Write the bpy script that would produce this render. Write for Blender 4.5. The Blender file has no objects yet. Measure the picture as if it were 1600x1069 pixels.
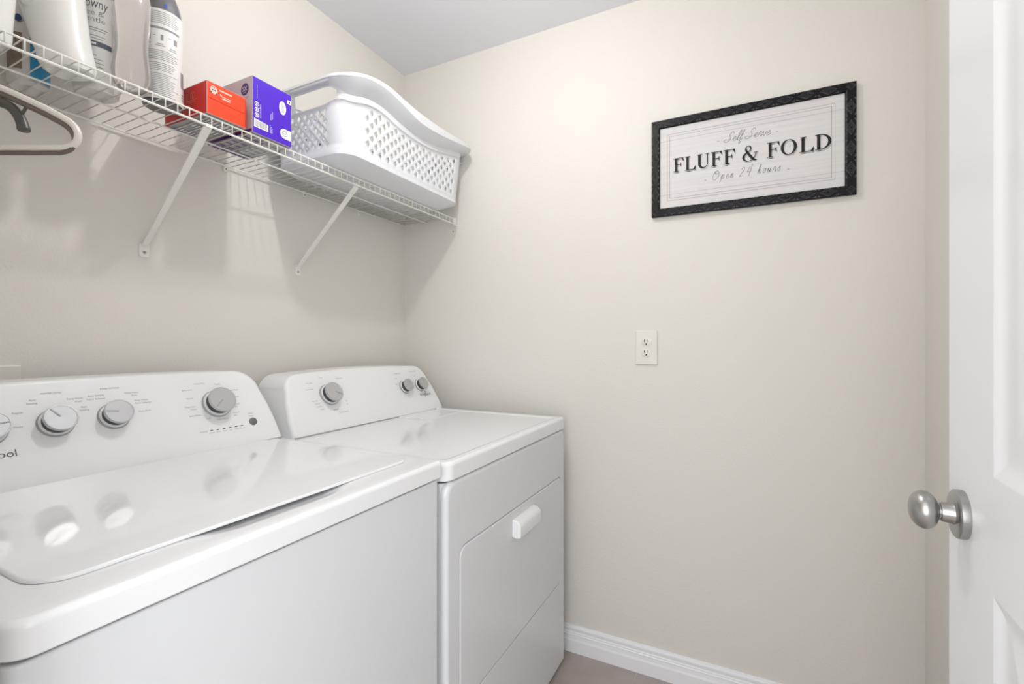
import bpy, bmesh, math, random
from mathutils import Vector, Matrix
random.seed(4)
S = bpy.context.scene
COL = S.collection

# ------------------------------------------------------------------ camera, world, light, exposure
cam_d = bpy.data.cameras.new('camera')
cam_d.sensor_width = 36.0
cam_d.lens = 734.0 / 1600.0 * 36.0
cam_d.clip_start = 0.01
cam = bpy.data.objects.new('camera', cam_d)
COL.objects.link(cam)
cam.location = (-1.728, -1.432, 1.2)
cam.rotation_euler = (math.radians(90), 0, math.radians(26.75 - 90))
S.camera = cam

w = bpy.data.worlds.new('world')
S.world = w
w.use_nodes = True
w.node_tree.nodes['Background'].inputs[0].default_value = (1, 1, 1, 1)
w.node_tree.nodes['Background'].inputs[1].default_value = 0.3

ld = bpy.data.lights.new('ceiling_lamp_light', 'POINT')
ld.energy = 11.5
ld.color = (1.0, 0.985, 0.965)
ld.shadow_soft_size = 0.026
lo = bpy.data.objects.new('ceiling_lamp_light', ld)
COL.objects.link(lo)
lo.location = (-0.84, -0.80, 2.345)

ad = bpy.data.lights.new('hall_fill_light', 'AREA')  # added fill behind the camera, stands for no actual lamp
ad.shape = 'RECTANGLE'
ad.size = 1.6
ad.size_y = 2.0
ad.energy = 36.0
ad.color = (0.96, 0.98, 1.0)
ao = bpy.data.objects.new('hall_fill_light', ad)
COL.objects.link(ao)
ao.location = (-2.75, -1.45, 1.35)
ao.rotation_euler = (0, math.radians(-90), 0)

ad2 = bpy.data.lights.new('hall_side_fill', 'AREA')  # second added fill, aimed through the doorway at the left back wall
ad2.shape = 'RECTANGLE'
ad2.size = 1.3
ad2.size_y = 2.0
ad2.energy = 17.0
ad2.color = (0.96, 0.98, 1.0)
ao2 = bpy.data.objects.new('hall_side_fill', ad2)
COL.objects.link(ao2)
ao2.location = (-2.20, -2.45, 1.35)
ao2.rotation_euler = (Vector((0.42, 0.90, 0.0))).to_track_quat('-Z', 'Y').to_euler()

S.view_settings.view_transform = 'Standard'
S.view_settings.look = 'None'
S.view_settings.gamma = 1.0
S.view_settings.use_curve_mapping = False
S.view_settings.exposure = 0.09

# ------------------------------------------------------------------ materials
def srgb(r, g, b):
    f = lambda c: (c / 255.0) / 12.92 if c / 255.0 <= 0.04045 else ((c / 255.0 + 0.055) / 1.055) ** 2.4
    return (f(r), f(g), f(b), 1.0)

def mat(name, col, rough=0.5, metal=0.0, bump=None, vary=None, coat=0.0, trans=0.0, ior=1.45, emit=0.0, spec=0.5, alpha=1.0):
    m = bpy.data.materials.new(name)
    m.use_nodes = True
    nt = m.node_tree
    b = nt.nodes['Principled BSDF']
    b.inputs['Base Color'].default_value = col
    b.inputs['Roughness'].default_value = rough
    b.inputs['Metallic'].default_value = metal
    b.inputs['Coat Weight'].default_value = coat
    b.inputs['Coat Roughness'].default_value = 0.05
    b.inputs['Transmission Weight'].default_value = trans
    b.inputs['IOR'].default_value = ior
    b.inputs['Specular IOR Level'].default_value = spec
    b.inputs['Alpha'].default_value = alpha
    if emit:
        b.inputs['Emission Color'].default_value = col
        b.inputs['Emission Strength'].default_value = emit
    tc = nt.nodes.new('ShaderNodeTexCoord')
    if vary:
        scale, amount, stretch = vary
        mp = nt.nodes.new('ShaderNodeMapping')
        mp.inputs['Scale'].default_value = stretch
        nz = nt.nodes.new('ShaderNodeTexNoise')
        nz.inputs['Scale'].default_value = scale
        nz.inputs['Detail'].default_value = 6
        mx = nt.nodes.new('ShaderNodeMix')
        mx.data_type = 'RGBA'
        nt.links.new(tc.outputs['Object'], mp.inputs[0])
        nt.links.new(mp.outputs[0], nz.inputs['Vector'])
        nt.links.new(nz.outputs['Fac'], mx.inputs['Factor'])
        mx.inputs['A'].default_value = tuple(c * (1 - amount) for c in col[:3]) + (1,)
        mx.inputs['B'].default_value = tuple(min(1, c * (1 + amount)) for c in col[:3]) + (1,)
        nt.links.new(mx.outputs['Result'], b.inputs['Base Color'])
    if bump:
        scale, strength, dist = bump
        nz = nt.nodes.new('ShaderNodeTexNoise')
        nz.inputs['Scale'].default_value = scale
        nz.inputs['Detail'].default_value = 3
        bp = nt.nodes.new('ShaderNodeBump')
        bp.inputs['Strength'].default_value = strength
        bp.inputs['Distance'].default_value = dist
        nt.links.new(tc.outputs['Object'], nz.inputs['Vector'])
        nt.links.new(nz.outputs['Fac'], bp.inputs['Height'])
        nt.links.new(bp.outputs['Normal'], b.inputs['Normal'])
    return m

M = {}
M['wall'] = mat('cream_wall_paint', srgb(225, 221, 214), 0.6, bump=(170, 0.35, 0.002))
M['ceiling'] = mat('ceiling_paint', srgb(238, 240, 245), 0.8, bump=(60, 0.2, 0.002))
M['trim'] = mat('white_trim_paint', srgb(240, 241, 244), 0.35)
M['door'] = mat('white_door_paint', srgb(238, 239, 241), 0.32, bump=(90, 0.06, 0.001))
M['tile'] = mat('taupe_floor_tile', srgb(172, 162, 157), 0.45, vary=(9, 0.22, (1, 1, 1)), bump=(60, 0.15, 0.001))
M['grout'] = mat('grout', srgb(185, 178, 172), 0.9, vary=(30, 0.1, (1, 1, 1)))
M['enamel'] = mat('white_enamel', srgb(240, 241, 243), 0.06)
M['enamel_body'] = mat('white_cabinet_enamel', srgb(222, 224, 227), 0.22, bump=(900, 0.03, 0.0002))
M['console'] = mat('white_console_plastic', srgb(238, 239, 240), 0.28, bump=(700, 0.02, 0.0002))
M['gap'] = mat('dark_gap', srgb(60, 60, 62), 0.8)
M['knobdark'] = mat('dark_grey_knob_plastic', srgb(62, 62, 64), 0.35)
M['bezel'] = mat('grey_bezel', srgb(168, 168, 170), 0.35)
M['silver'] = mat('silver_knob_cap', srgb(196, 197, 199), 0.33, metal=0.75, vary=(200, 0.03, (1, 1, 1)))
M['chrome'] = mat('bright_ring', srgb(205, 205, 207), 0.18, metal=0.9)
M['ink'] = mat('grey_print', srgb(150, 151, 154), 0.6)
M['inkdark'] = mat('dark_grey_print', srgb(96, 97, 100), 0.6)
M['button'] = mat('grey_button', srgb(112, 113, 116), 0.4)
M['wire'] = mat('white_epoxy_wire', srgb(240, 238, 232), 0.35)
M['bracket'] = mat('white_steel_bracket', srgb(238, 236, 230), 0.35)
M['screw'] = mat('screw_head', srgb(150, 148, 145), 0.35, metal=0.7)
M['basket'] = mat('white_basket_plastic', srgb(226, 228, 232), 0.32)
M['plate'] = mat('outlet_plastic', srgb(228, 225, 217), 0.35)
M['slot'] = mat('outlet_slot', srgb(30, 28, 27), 0.7)
M['nickel'] = mat('brushed_nickel', srgb(176, 175, 173), 0.32, metal=1.0, bump=(400, 0.05, 0.0003))
M['frame'] = mat('black_frame_paint', srgb(13, 13, 15), 0.42, spec=0.3)
M['frameglint'] = mat('black_carving_glint', srgb(84, 85, 90), 0.3)  # lighter than the frame: glints on the ridges put into the colour
M['black'] = mat('black_print', srgb(18, 18, 20), 0.6)
M['shadowprint'] = mat('grey_letter_offset_print', srgb(178, 175, 172), 0.7)
M['script'] = mat('charcoal_script_print', srgb(92, 92, 96), 0.6)
M['thinline'] = mat('faded_line_print', srgb(150, 143, 140), 0.7, vary=(60, 0.25, (1, 1, 1)))
M['board'] = mat('whitewashed_board_print', srgb(216, 213, 212), 0.55, vary=(14, 0.11, (1, 0.35, 9)))
M['red'] = mat('red_carton', srgb(205, 28, 14), 0.45, vary=(20, 0.05, (1, 1, 1)))
M['orange'] = mat('orange_red_carton', srgb(236, 66, 18), 0.45, vary=(20, 0.03, (1, 1, 1)))
M['purple'] = mat('purple_carton', srgb(78, 30, 196), 0.42, vary=(20, 0.03, (1, 1, 1)))
M['lilac'] = mat('pale_carton_side', srgb(212, 203, 208), 0.5, vary=(20, 0.03, (1, 1, 1)))
M['deep'] = mat('deep_purple_print', srgb(74, 42, 130), 0.5)
M['white'] = mat('white_print', srgb(238, 236, 240), 0.5)
M['redprint'] = mat('light_red_print', srgb(232, 110, 90), 0.5)
M['peach'] = mat('peach_print', srgb(252, 205, 185), 0.5)
M['kraft'] = mat('grey_carton_base', srgb(170, 165, 165), 0.6, vary=(25, 0.25, (1, 1, 1)))
M['jug'] = mat('white_jug_plastic', srgb(236, 235, 232), 0.24, coat=0.2)
M['jugback'] = mat('off_white_bottle_plastic', srgb(226, 223, 218), 0.28)
M['bluebottle'] = mat('blue_bottle_label', srgb(60, 150, 196), 0.35, vary=(18, 0.35, (1, 1, 1)))
M['bluewhite'] = mat('pale_bottle_plastic', srgb(214, 210, 205), 0.35)
M['navy'] = mat('navy_print', srgb(32, 62, 110), 0.5)
M['brown'] = mat('brown_print', srgb(120, 104, 92), 0.5, vary=(60, 0.4, (1, 1, 1)))
M['clear'] = mat('cloudy_clear_plastic', srgb(226, 223, 221), 0.06, trans=0.85, ior=1.30, coat=0.5)
M['smoke'] = mat('smoky_grey_plastic', srgb(120, 119, 122), 0.12, trans=0.25, ior=1.4, coat=0.4)
M['smokebase'] = mat('grey_bottle_base', srgb(128, 124, 122), 0.5, vary=(60, 0.2, (1, 1, 1)))
M['label'] = mat('white_paper_label', srgb(232, 230, 227), 0.4)
M['labelink'] = mat('label_ink', srgb(150, 147, 148), 0.6)
M['labelband'] = mat('slate_label_band', srgb(92, 98, 112), 0.5)
M['bluecap'] = mat('blue_cap_reflection', srgb(58, 92, 180), 0.4)  # cap colour, also used for the painted reflection on the bottle
M['capwhite'] = mat('white_bottle_cap', srgb(235, 235, 236), 0.4)
M['hanger'] = mat('white_hanger_plastic', srgb(230, 226, 218), 0.35)
M['hangershade'] = mat('taupe_hanger_shade', srgb(112, 97, 92), 0.5)  # shade under the hanger bars put into the colour
M['hangerhook'] = mat('charcoal_hook_plastic', srgb(78, 76, 72), 0.38)
M['lampglass'] = mat('lit_lamp_glass', (1.0, 0.97, 0.92, 1), 0.4, emit=2.0)
M['steel'] = mat('hook_steel', srgb(170, 170, 172), 0.25, metal=1.0)

# ------------------------------------------------------------------ helpers
FLAT = {'lid', 'top_deck', 'cabinet', 'front_panel', 'dryer_door', 'console', 'handle', 'cover_plate', 'lint_screen_cover', 'door_panel', 'bracket'}
STUFF = ('console_lettering', 'logo_lettering', 'letter_offset_print', 'white_print', 'barcode_print', 'base_marks', 'base_print', 'label_lettering', 'deep_purple_print', 'side_lettering', 'border_lines', 'caption_print', 'emblem_marks', 'script_lettering', 'slots', 'name_lettering')
def obj(name, bm, m, parent=None, origin=(0, 0, 0), smooth=False, mats=None):
    """link a bmesh (world coordinates) as ONE mesh; its object sits at origin (or at its parent's origin)"""
    me = bpy.data.meshes.new(name)
    o_w = Vector(parent['o_w'] if parent is not None else origin)
    bm.normal_update()
    bm.to_mesh(me)
    bm.free()
    me.transform(Matrix.Translation(-o_w))
    for q in (mats or [m]):
        me.materials.append(q)
    if smooth:
        for p in me.polygons:
            p.use_smooth = True
    o = bpy.data.objects.new(name, me)
    COL.objects.link(o)
    o['o_w'] = list(o_w)
    if any(name.endswith(q) for q in STUFF):
        o['kind'] = 'stuff'
    if parent is not None:
        o.parent = parent
    else:
        o.location = o_w
    if smooth:
        sharp_by_angle(me, 38)
        if name in FLAT:
            wn = o.modifiers.new('weighted_normals', 'WEIGHTED_NORMAL'); wn.keep_sharp = True; wn.weight = 80
    return o

def sharp_by_angle(me, deg):
    bm = bmesh.new(); bm.from_mesh(me)
    for e in bm.edges:
        if len(e.link_faces) == 2:
            try:
                e.smooth = e.calc_face_angle() < math.radians(deg)
            except ValueError:
                pass
    bm.to_mesh(me); bm.free()

def tag(o, label, cat, group=None):
    o['label'] = label
    o['category'] = cat
    if group:
        o['group'] = group
    return o

def thing(name, label, cat, loc, group=None):
    o = bpy.data.objects.new(name, None)
    o.empty_display_size = 0.05
    COL.objects.link(o)
    o.location = loc
    o['o_w'] = list(loc)
    return tag(o, label, cat, group)

def struct(name, bm, m, **k):
    o = obj(name, bm, m, **k)
    if o.parent is None:
        o['kind'] = 'structure'
    return o

def B():
    return bmesh.new()

def box(bm, x0, x1, y0, y1, z0, z1, bev=0.0, seg=2, mi=0):
    vs = [bm.verts.new(p) for p in ((x0,y0,z0),(x1,y0,z0),(x1,y1,z0),(x0,y1,z0),(x0,y0,z1),(x1,y0,z1),(x1,y1,z1),(x0,y1,z1))]
    fs = [bm.faces.new([vs[i] for i in q]) for q in ((3,2,1,0),(4,5,6,7),(0,1,5,4),(1,2,6,5),(2,3,7,6),(3,0,4,7))]
    for f in fs:
        f.material_index = mi
    if bev:
        es = set(e for f in fs for e in f.edges)
        bmesh.ops.bevel(bm, geom=list(es), offset=bev, segments=seg, profile=0.5, affect='EDGES')
    return vs

def rr(x0, x1, y0, y1, r, n=6):
    """rounded rectangle, counter-clockwise; r one radius or four (x0y0, x1y0, x1y1, x0y1)"""
    rs = r if isinstance(r, (tuple, list)) else (r,) * 4
    out = []
    for (cx, cy, a0, q) in ((x0, y0, 180, 0), (x1, y0, 270, 1), (x1, y1, 0, 2), (x0, y1, 90, 3)):
        R_ = max(rs[q], 1e-4)
        ax = cx + (R_ if cx == x0 else -R_)
        ay = cy + (R_ if cy == y0 else -R_)
        for k in range(n + 1):
            a = math.radians(a0 + 90 * k / n)
            out.append((ax + R_ * math.cos(a), ay + R_ * math.sin(a)))
    return out

def loft(bm, loops, cap0=True, cap1=True, mi=0):
    L = [[bm.verts.new(p) for p in lp] for lp in loops]
    n = len(L[0])
    for a, b in zip(L, L[1:]):
        for i in range(n):
            f = bm.faces.new((a[i], a[(i+1) % n], b[(i+1) % n], b[i]))
            f.material_index = mi
    if cap0:
        bm.faces.new(L[0][::-1]).material_index = mi
    if cap1:
        bm.faces.new(L[-1]).material_index = mi
    return L

def slab(bm, rect, r, z0, z1, bev=0.004, n=6, T=None, seg=3, bottom=0.0, mi=0):
    """rounded slab between z0 and z1 with rolled top edge; T maps local points to the world"""
    x0, x1, y0, y1 = rect
    T = T or (lambda p: p)
    dec = lambda q: tuple(max(c - q, .0005) for c in (r if isinstance(r, tuple) else (r,)*4))
    loops = []
    if bottom:
        loops.append([T((a, b, z0)) for a, b in rr(x0+bottom, x1-bottom, y0+bottom, y1-bottom, dec(bottom), n)])
        loops.append([T((a, b, z0+bottom)) for a, b in rr(x0, x1, y0, y1, r, n)])
    else:
        loops.append([T((a, b, z0)) for a, b in rr(x0, x1, y0, y1, r, n)])
    for k in range(seg + 1):
        a = math.pi / 2 * k / seg
        ins = bev * (1 - math.cos(a))
        z = z1 - bev + bev * math.sin(a)
        loops.append([T((p, q, z)) for p, q in rr(x0+ins, x1-ins, y0+ins, y1-ins, dec(ins), n)])
    return loft(bm, loops, mi=mi)

def lathe(bm, prof, T=None, n=32, cap=True, sx=1.0, sy=1.0, mi=0):
    T = T or (lambda p: p)
    loops = [[T((r * sx * math.cos(2*math.pi*k/n), r * sy * math.sin(2*math.pi*k/n), z)) for k in range(n)] for r, z in prof]
    return loft(bm, loops, cap, cap, mi=mi)

def tube(bm, pts, r, n=8, closed=False, mi=0):
    P = [Vector(p) for p in pts]
    loops = []
    up = None
    m = len(P)
    for i, p in enumerate(P):
        if closed:
            d = (P[(i+1) % m] - P[i-1])
        else:
            d = (P[min(i+1, m-1)] - P[max(i-1, 0)])
        d.normalize()
        if up is None:
            up = d.orthogonal().normalized()
        up = (up - d * up.dot(d)).normalized()
        s = d.cross(up)
        rr_ = r[i] if isinstance(r, (list, tuple)) else r
        loops.append([p + up * rr_ * math.cos(2*math.pi*k/n) + s * rr_ * math.sin(2*math.pi*k/n) for k in range(n)])
    if closed:
        loops.append(loops[0])
        loft(bm, loops, False, False, mi=mi)
        bmesh.ops.remove_doubles(bm, verts=bm.verts, dist=1e-6)
    else:
        loft(bm, loops, mi=mi)

def catmull(pts, sub=6):
    out = []
    n = len(pts)
    for i in range(n - 1):
        p0 = Vector(pts[max(i-1, 0)]); p1 = Vector(pts[i]); p2 = Vector(pts[i+1]); p3 = Vector(pts[min(i+2, n-1)])
        for k in range(sub):
            t = k / sub
            out.append(0.5 * ((2*p1) + (p2-p0)*t + (2*p0-5*p1+4*p2-p3)*t*t + (3*p1-p0-3*p2+p3)*t**3))
    out.append(Vector(pts[-1]))
    return out

def ribbon(bm, pts, wd, T, z=0.0):
    P = [Vector((p[0], p[1])) for p in pts]
    A = []
    for i, p in enumerate(P):
        d = P[min(i+1, len(P)-1)] - P[max(i-1, 0)]
        if d.length < 1e-9:
            d = Vector((1, 0))
        d.normalize()
        nn = Vector((-d.y, d.x))
        ww = (wd[i] if isinstance(wd, (list, tuple)) else wd) / 2
        A.append((bm.verts.new(T((p.x + nn.x*ww, p.y + nn.y*ww, z))), bm.verts.new(T((p.x - nn.x*ww, p.y - nn.y*ww, z)))))
    for a, b in zip(A, A[1:]):
        bm.faces.new((a[0], a[1], b[1], b[0]))

def poly(bm, pts, T, z=0.0, mi=0):
    f = bm.faces.new([bm.verts.new(T((p[0], p[1], z))) for p in pts])
    f.material_index = mi

def disc(bm, cx, cy, rx, ry, T, z=0.0, n=24, mi=0):
    poly(bm, [(cx + rx*math.cos(2*math.pi*k/n), cy + ry*math.sin(2*math.pi*k/n)) for k in range(n)], T, z, mi)

def ringflat(bm, cx, cy, r0, r1, T, z=0.0, n=28):
    a = [bm.verts.new(T((cx + r0*math.cos(2*math.pi*k/n), cy + r0*math.sin(2*math.pi*k/n), z))) for k in range(n)]
    b = [bm.verts.new(T((cx + r1*math.cos(2*math.pi*k/n), cy + r1*math.sin(2*math.pi*k/n), z))) for k in range(n)]
    for k in range(n):
        bm.faces.new((a[k], b[k], b[(k+1) % n], a[(k+1) % n]))

_tc = {}
def text(bm, s, size, x, y, T, z=0.0, align='LEFT', shear=0.0, xs=1.0, bold=0.0):
    key = (s, align, shear, bold)
    if key not in _tc:
        cu = bpy.data.curves.new('t', 'FONT')
        cu.body = s
        cu.size = 1.0
        cu.align_x = align
        cu.shear = shear
        cu.offset = bold
        cu.resolution_u = 3
        o = bpy.data.objects.new('t', cu)
        COL.objects.link(o)
        dg = bpy.context.evaluated_depsgraph_get()
        dg.update()
        me = bpy.data.meshes.new_from_object(o.evaluated_get(dg))
        _tc[key] = ([tuple(v.co) for v in me.vertices], [tuple(p.vertices) for p in me.polygons])
        bpy.data.objects.remove(o)
        bpy.data.curves.remove(cu)
        bpy.data.meshes.remove(me)
    vs, fs = _tc[key]
    V = [bm.verts.new(T((x + v[0]*size*xs, y + v[1]*size, z))) for v in vs]
    for f in fs:
        try:
            bm.faces.new([V[i] for i in f])
        except ValueError:
            pass

# ------------------------------------------------------------------ room shell
FZ = 0.01          # floor level
CZ = 2.44
WY = -1.881        # wall behind the open door
DX = -1.585        # room face of the wall with the doorway
bm = B(); box(bm, -3.2, 0.12, 0.0, 0.12, FZ-0.02, CZ); struct('wall_back', bm, M['wall'])
bm = B(); box(bm, 0.0, 0.12, WY-0.12, 0.0, FZ-0.02, CZ); struct('wall_right', bm, M['wall'])
bm = B(); box(bm, DX-0.115, 0.0, WY-0.12, WY, FZ-0.02, CZ); struct('wall_front', bm, M['wall'])
bm = B()
box(bm, DX-0.115, DX, -0.88, 0.0, FZ-0.02, CZ)
box(bm, DX-0.115, DX, WY, -1.69, FZ-0.02, CZ)
box(bm, DX-0.115, DX, -1.69, -0.88, 2.07, CZ)
struct('wall_left', bm, M['wall'])
bm = B(); box(bm, -3.2, 0.12, -3.0, 0.12, CZ, CZ+0.1); struct('ceiling', bm, M['ceiling'])
bm = B(); box(bm, -3.3, -3.2, -3.0, 0.12, FZ-0.02, CZ); struct('wall_hall_far', bm, M['wall'])
bm = B(); box(bm, -3.2, DX-0.115, -3.1, -3.0, FZ-0.02, CZ); struct('wall_hall_end', bm, M['wall'])
bm = B(); box(bm, DX-0.115, DX-0.0, -3.0, WY-0.12, FZ-0.02, CZ); struct('wall_hall_side', bm, M['wall'])
# door jamb lining
bm = B()
box(bm, DX-0.117, DX+0.002, -0.895, -0.88, FZ, 2.07)
box(bm, DX-0.117, DX+0.002, -1.69, -1.675, FZ, 2.07)
box(bm, DX-0.117, DX+0.002, -1.675, -0.895, 2.055, 2.07)
struct('trim_1', bm, M['trim'])

# floor: grout bed and separate tiles
bm = B(); box(bm, -3.2, 0.0, -3.0, 0.0, FZ-0.03, FZ-0.0012)
floor = struct('floor', bm, M['grout'])
tile_meshes = {}
def tile(x0, x1, y0, y1):
    w_, d_ = round(x1-x0, 4), round(y1-y0, 4)
    if (w_, d_) not in tile_meshes:
        b2 = B(); box(b2, 0.0015, w_-0.0015, 0.0015, d_-0.0015, FZ-0.012, FZ, 0.001, 1)
        me = bpy.data.meshes.new('tile'); b2.to_mesh(me); b2.free(); me.materials.append(M['tile'])
        tile_meshes[(w_, d_)] = me
    o = bpy.data.objects.new('tile', tile_meshes[(w_, d_)])
    COL.objects.link(o); o.parent = floor; o.location = (x0, y0, 0)
xs = [0.0, -0.24] ; 
while xs[-1] > -3.2: xs.append(max(xs[-1]-0.457, -3.2))
ys = [0.0, -0.157]
while ys[-1] > -3.0: ys.append(max(ys[-1]-0.457, -3.0))
for i in range(len(xs)-1):
    for j in range(len(ys)-1):
        tile(xs[i+1], xs[i], ys[j+1], ys[j])

# baseboards (profile: depth from the wall, height)
BP = [(0, 0.0), (0.016, 0.0), (0.0162, 0.045), (0.0140, 0.052), (0.0128, 0.062), (0.0130, 0.067), (0.0105, 0.069), (0.0103, 0.074), (0.0085, 0.0755), (0.0083, 0.081), (0.0095, 0.084), (0.0095, 0.090), (0.0075, 0.0955), (0.0, 0.098)]
def baseboard(name, a, b, nrm):
    bm = B()
    a = Vector(a); b = Vector(b); nrm = Vector(nrm)
    lo_ = [a + nrm*d + Vector((0, 0, FZ+h)) for d, h in BP]
    hi_ = [b + nrm*d + Vector((0, 0, FZ+h)) for d, h in BP]
    loft(bm, [lo_, hi_])
    bmesh.ops.recalc_face_normals(bm, faces=bm.faces)
    return struct(name, bm, M['trim'])
baseboard('baseboard_right', (0, 0, 0), (0, WY, 0), (-1, 0, 0))
baseboard('baseboard_back', (DX, 0, 0), (0, 0, 0), (0, -1, 0))
baseboard('baseboard_front', (DX, WY, 0), (0, WY, 0), (0, 1, 0))

# ------------------------------------------------------------------ door leaf, opened into the room
ang = math.atan(-0.0457)
dd = Vector((math.cos(ang), math.sin(ang), 0)); dn = Vector((-math.sin(ang), math.cos(ang), 0))
latch = Vector((-0.86, -1.684, 0))
def TD(p):            # p = (distance back from the latch edge, height, proud of the face)
    return latch - dd*p[0] + dn*p[2] + Vector((0, 0, p[1]))
DW, DT = 0.705, 0.035
panels = [(0.155, DW-0.155, 1.048, 1.93), (0.155, DW-0.155, 0.24, 0.915)]
bm = B()
def ringface(outer, inners):
    pass
# slab built as stiles and rails around the two panels
def dbox(bm, a0, a1, h0, h1, t0, t1):
    vs = [bm.verts.new(TD(p)) for p in ((a0,h0,t0),(a1,h0,t0),(a1,h1,t0),(a0,h1,t0),(a0,h0,t1),(a1,h0,t1),(a1,h1,t1),(a0,h1,t1))]
    for q in ((3,2,1,0),(4,5,6,7),(0,1,5,4),(1,2,6,5),(2,3,7,6),(3,0,4,7)):
        bm.faces.new([vs[i] for i in q])
dbox(bm, 0, 0.155, FZ+0.008, 2.04, -DT, 0)
dbox(bm, DW-0.155, DW, FZ+0.008, 2.04, -DT, 0)
dbox(bm, 0.155, DW-0.155, FZ+0.008, 0.24, -DT, 0)
dbox(bm, 0.155, DW-0.155, 0.915, 1.048, -DT, 0)
dbox(bm, 0.155, DW-0.155, 1.93, 2.04, -DT, 0)
bmesh.ops.recalc_face_normals(bm, faces=bm.faces)
door = struct('door_1', bm, M['door'], origin=TD((DW, FZ+0.008, 0)))
for (a0, a1, h0, h1) in panels:
    bm = B()
    for sgn, base in ((1, 0.0), (-1, -DT)):
        loops = []
        for ins, dp in ((0.0, 0.0), (0.004, -0.0008), (0.009, -0.0028), (0.015, -0.0048), (0.022, -0.0055), (0.030, -0.0052), (0.042, -0.0035), (0.055, -0.0018), (0.060, -0.0015)):
            loops.append([TD((x, y, base + sgn*dp)) for x, y in rr(a0+ins, a1-ins, h0+ins, h1-ins, 0.0002, 1)])
        loft(bm, loops, cap0=False)
    bmesh.ops.recalc_face_normals(bm, faces=bm.faces)
    obj('door_panel', bm, M['door'], door, smooth=True)
# knob set
kc = (0.06, 0.976)
def TK(p):
    return TD((kc[0] + p[0], kc[1] + p[1], p[2]))
bm = B(); lathe(bm, [(0.0, 0.0), (0.0310, 0.0), (0.0315, 0.003), (0.0310, 0.0085), (0.0285, 0.0105), (0.022, 0.0110), (0.0, 0.0112)], TK, 48)
ros = obj('rosette', bm, M['nickel'], door, smooth=True)
bm = B(); lathe(bm, [(0.0, 0.008), (0.0150, 0.010), (0.0132, 0.014), (0.0125, 0.0215), (0.0118, 0.0235), (0.0095, 0.024), (0.0095, 0.028), (0, 0.028)], TK, 32)
obj('knob_neck', bm, M['nickel'], door, smooth=True)
prof = [(0.0, 0.0255), (0.010, 0.0255)]
for k in range(1, 15):
    a = math.pi * (0.16 + 0.84 * k / 14)
    prof.append((0.0250 * math.sin(a) ** 0.80 if k < 14 else 0.0, 0.0405 - 0.0155 * math.cos(a)))
bm = B(); lathe(bm, prof, TK, 48)
obj('door_knob', bm, M['nickel'], door, smooth=True)
bm = B(); lathe(bm, [(0, -DT-0.05), (0.02, -DT-0.045), (0.0265, -DT-0.03), (0.012, -DT-0.018), (0.012, -DT-0.008), (0.033, -DT-0.006), (0.033, -DT), (0, -DT)], TK, 32)
bmesh.ops.recalc_face_normals(bm, faces=bm.faces)
obj('rear_knob', bm, M['nickel'], door, smooth=True)
bm = B(); box(bm, 0, 0.001, 0, 0.024, 0, 0.057)
bmesh.ops.transform(bm, matrix=Matrix.Translation(TD((-0.001, kc[1]-0.028, -0.029))) @ Matrix.Rotation(ang, 4, 'Z'), verts=bm.verts)
obj('latch_plate', bm, M['nickel'], door)
for hz in (0.25, 1.02, 1.80):
    bm = B(); c = TD((DW+0.004, hz, 0.004))
    lathe(bm, [(0, 0), (0.006, 0), (0.006, 0.09), (0, 0.09)], lambda p: c + Vector(p), 12)
    obj('hinge', bm, M['nickel'], door, smooth=True)

# ------------------------------------------------------------------ ceiling lamp (above the frame, it lights the room)
lamp = thing('ceiling_lamp', 'small round flush ceiling lamp with lit glass dome above the washer front', 'lamp', (-0.84, -0.80, CZ))
bm = B(); lathe(bm, [(0, 0), (0.10, 0), (0.10, -0.02), (0, -0.02)], lambda p: Vector((-0.84, -0.80, CZ)) + Vector(p), 32)
bmesh.ops.recalc_face_normals(bm, faces=bm.faces)
obj('lamp_base', bm, M['trim'], lamp, smooth=True)
bm = B(); lathe(bm, [(0.085, -0.02), (0.083, -0.030), (0.07, -0.040), (0.045, -0.048), (0.02, -0.051), (0, -0.052)], lambda p: Vector((-0.84, -0.80, CZ)) + Vector(p), 32)
bmesh.ops.recalc_face_normals(bm, faces=bm.faces)
obj('glass_dome', bm, M['lampglass'], lamp, smooth=True)

# ------------------------------------------------------------------ appliance helpers
UP = Vector((0, 0.098, 0.185)).normalized()
NRM = Vector((0, -UP.z, UP.y))
def frameT(y0, z0):
    o = Vector((0, y0, z0))
    return lambda p: o + Vector((p[0], 0, 0)) + UP * p[1] + NRM * p[2]

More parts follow.
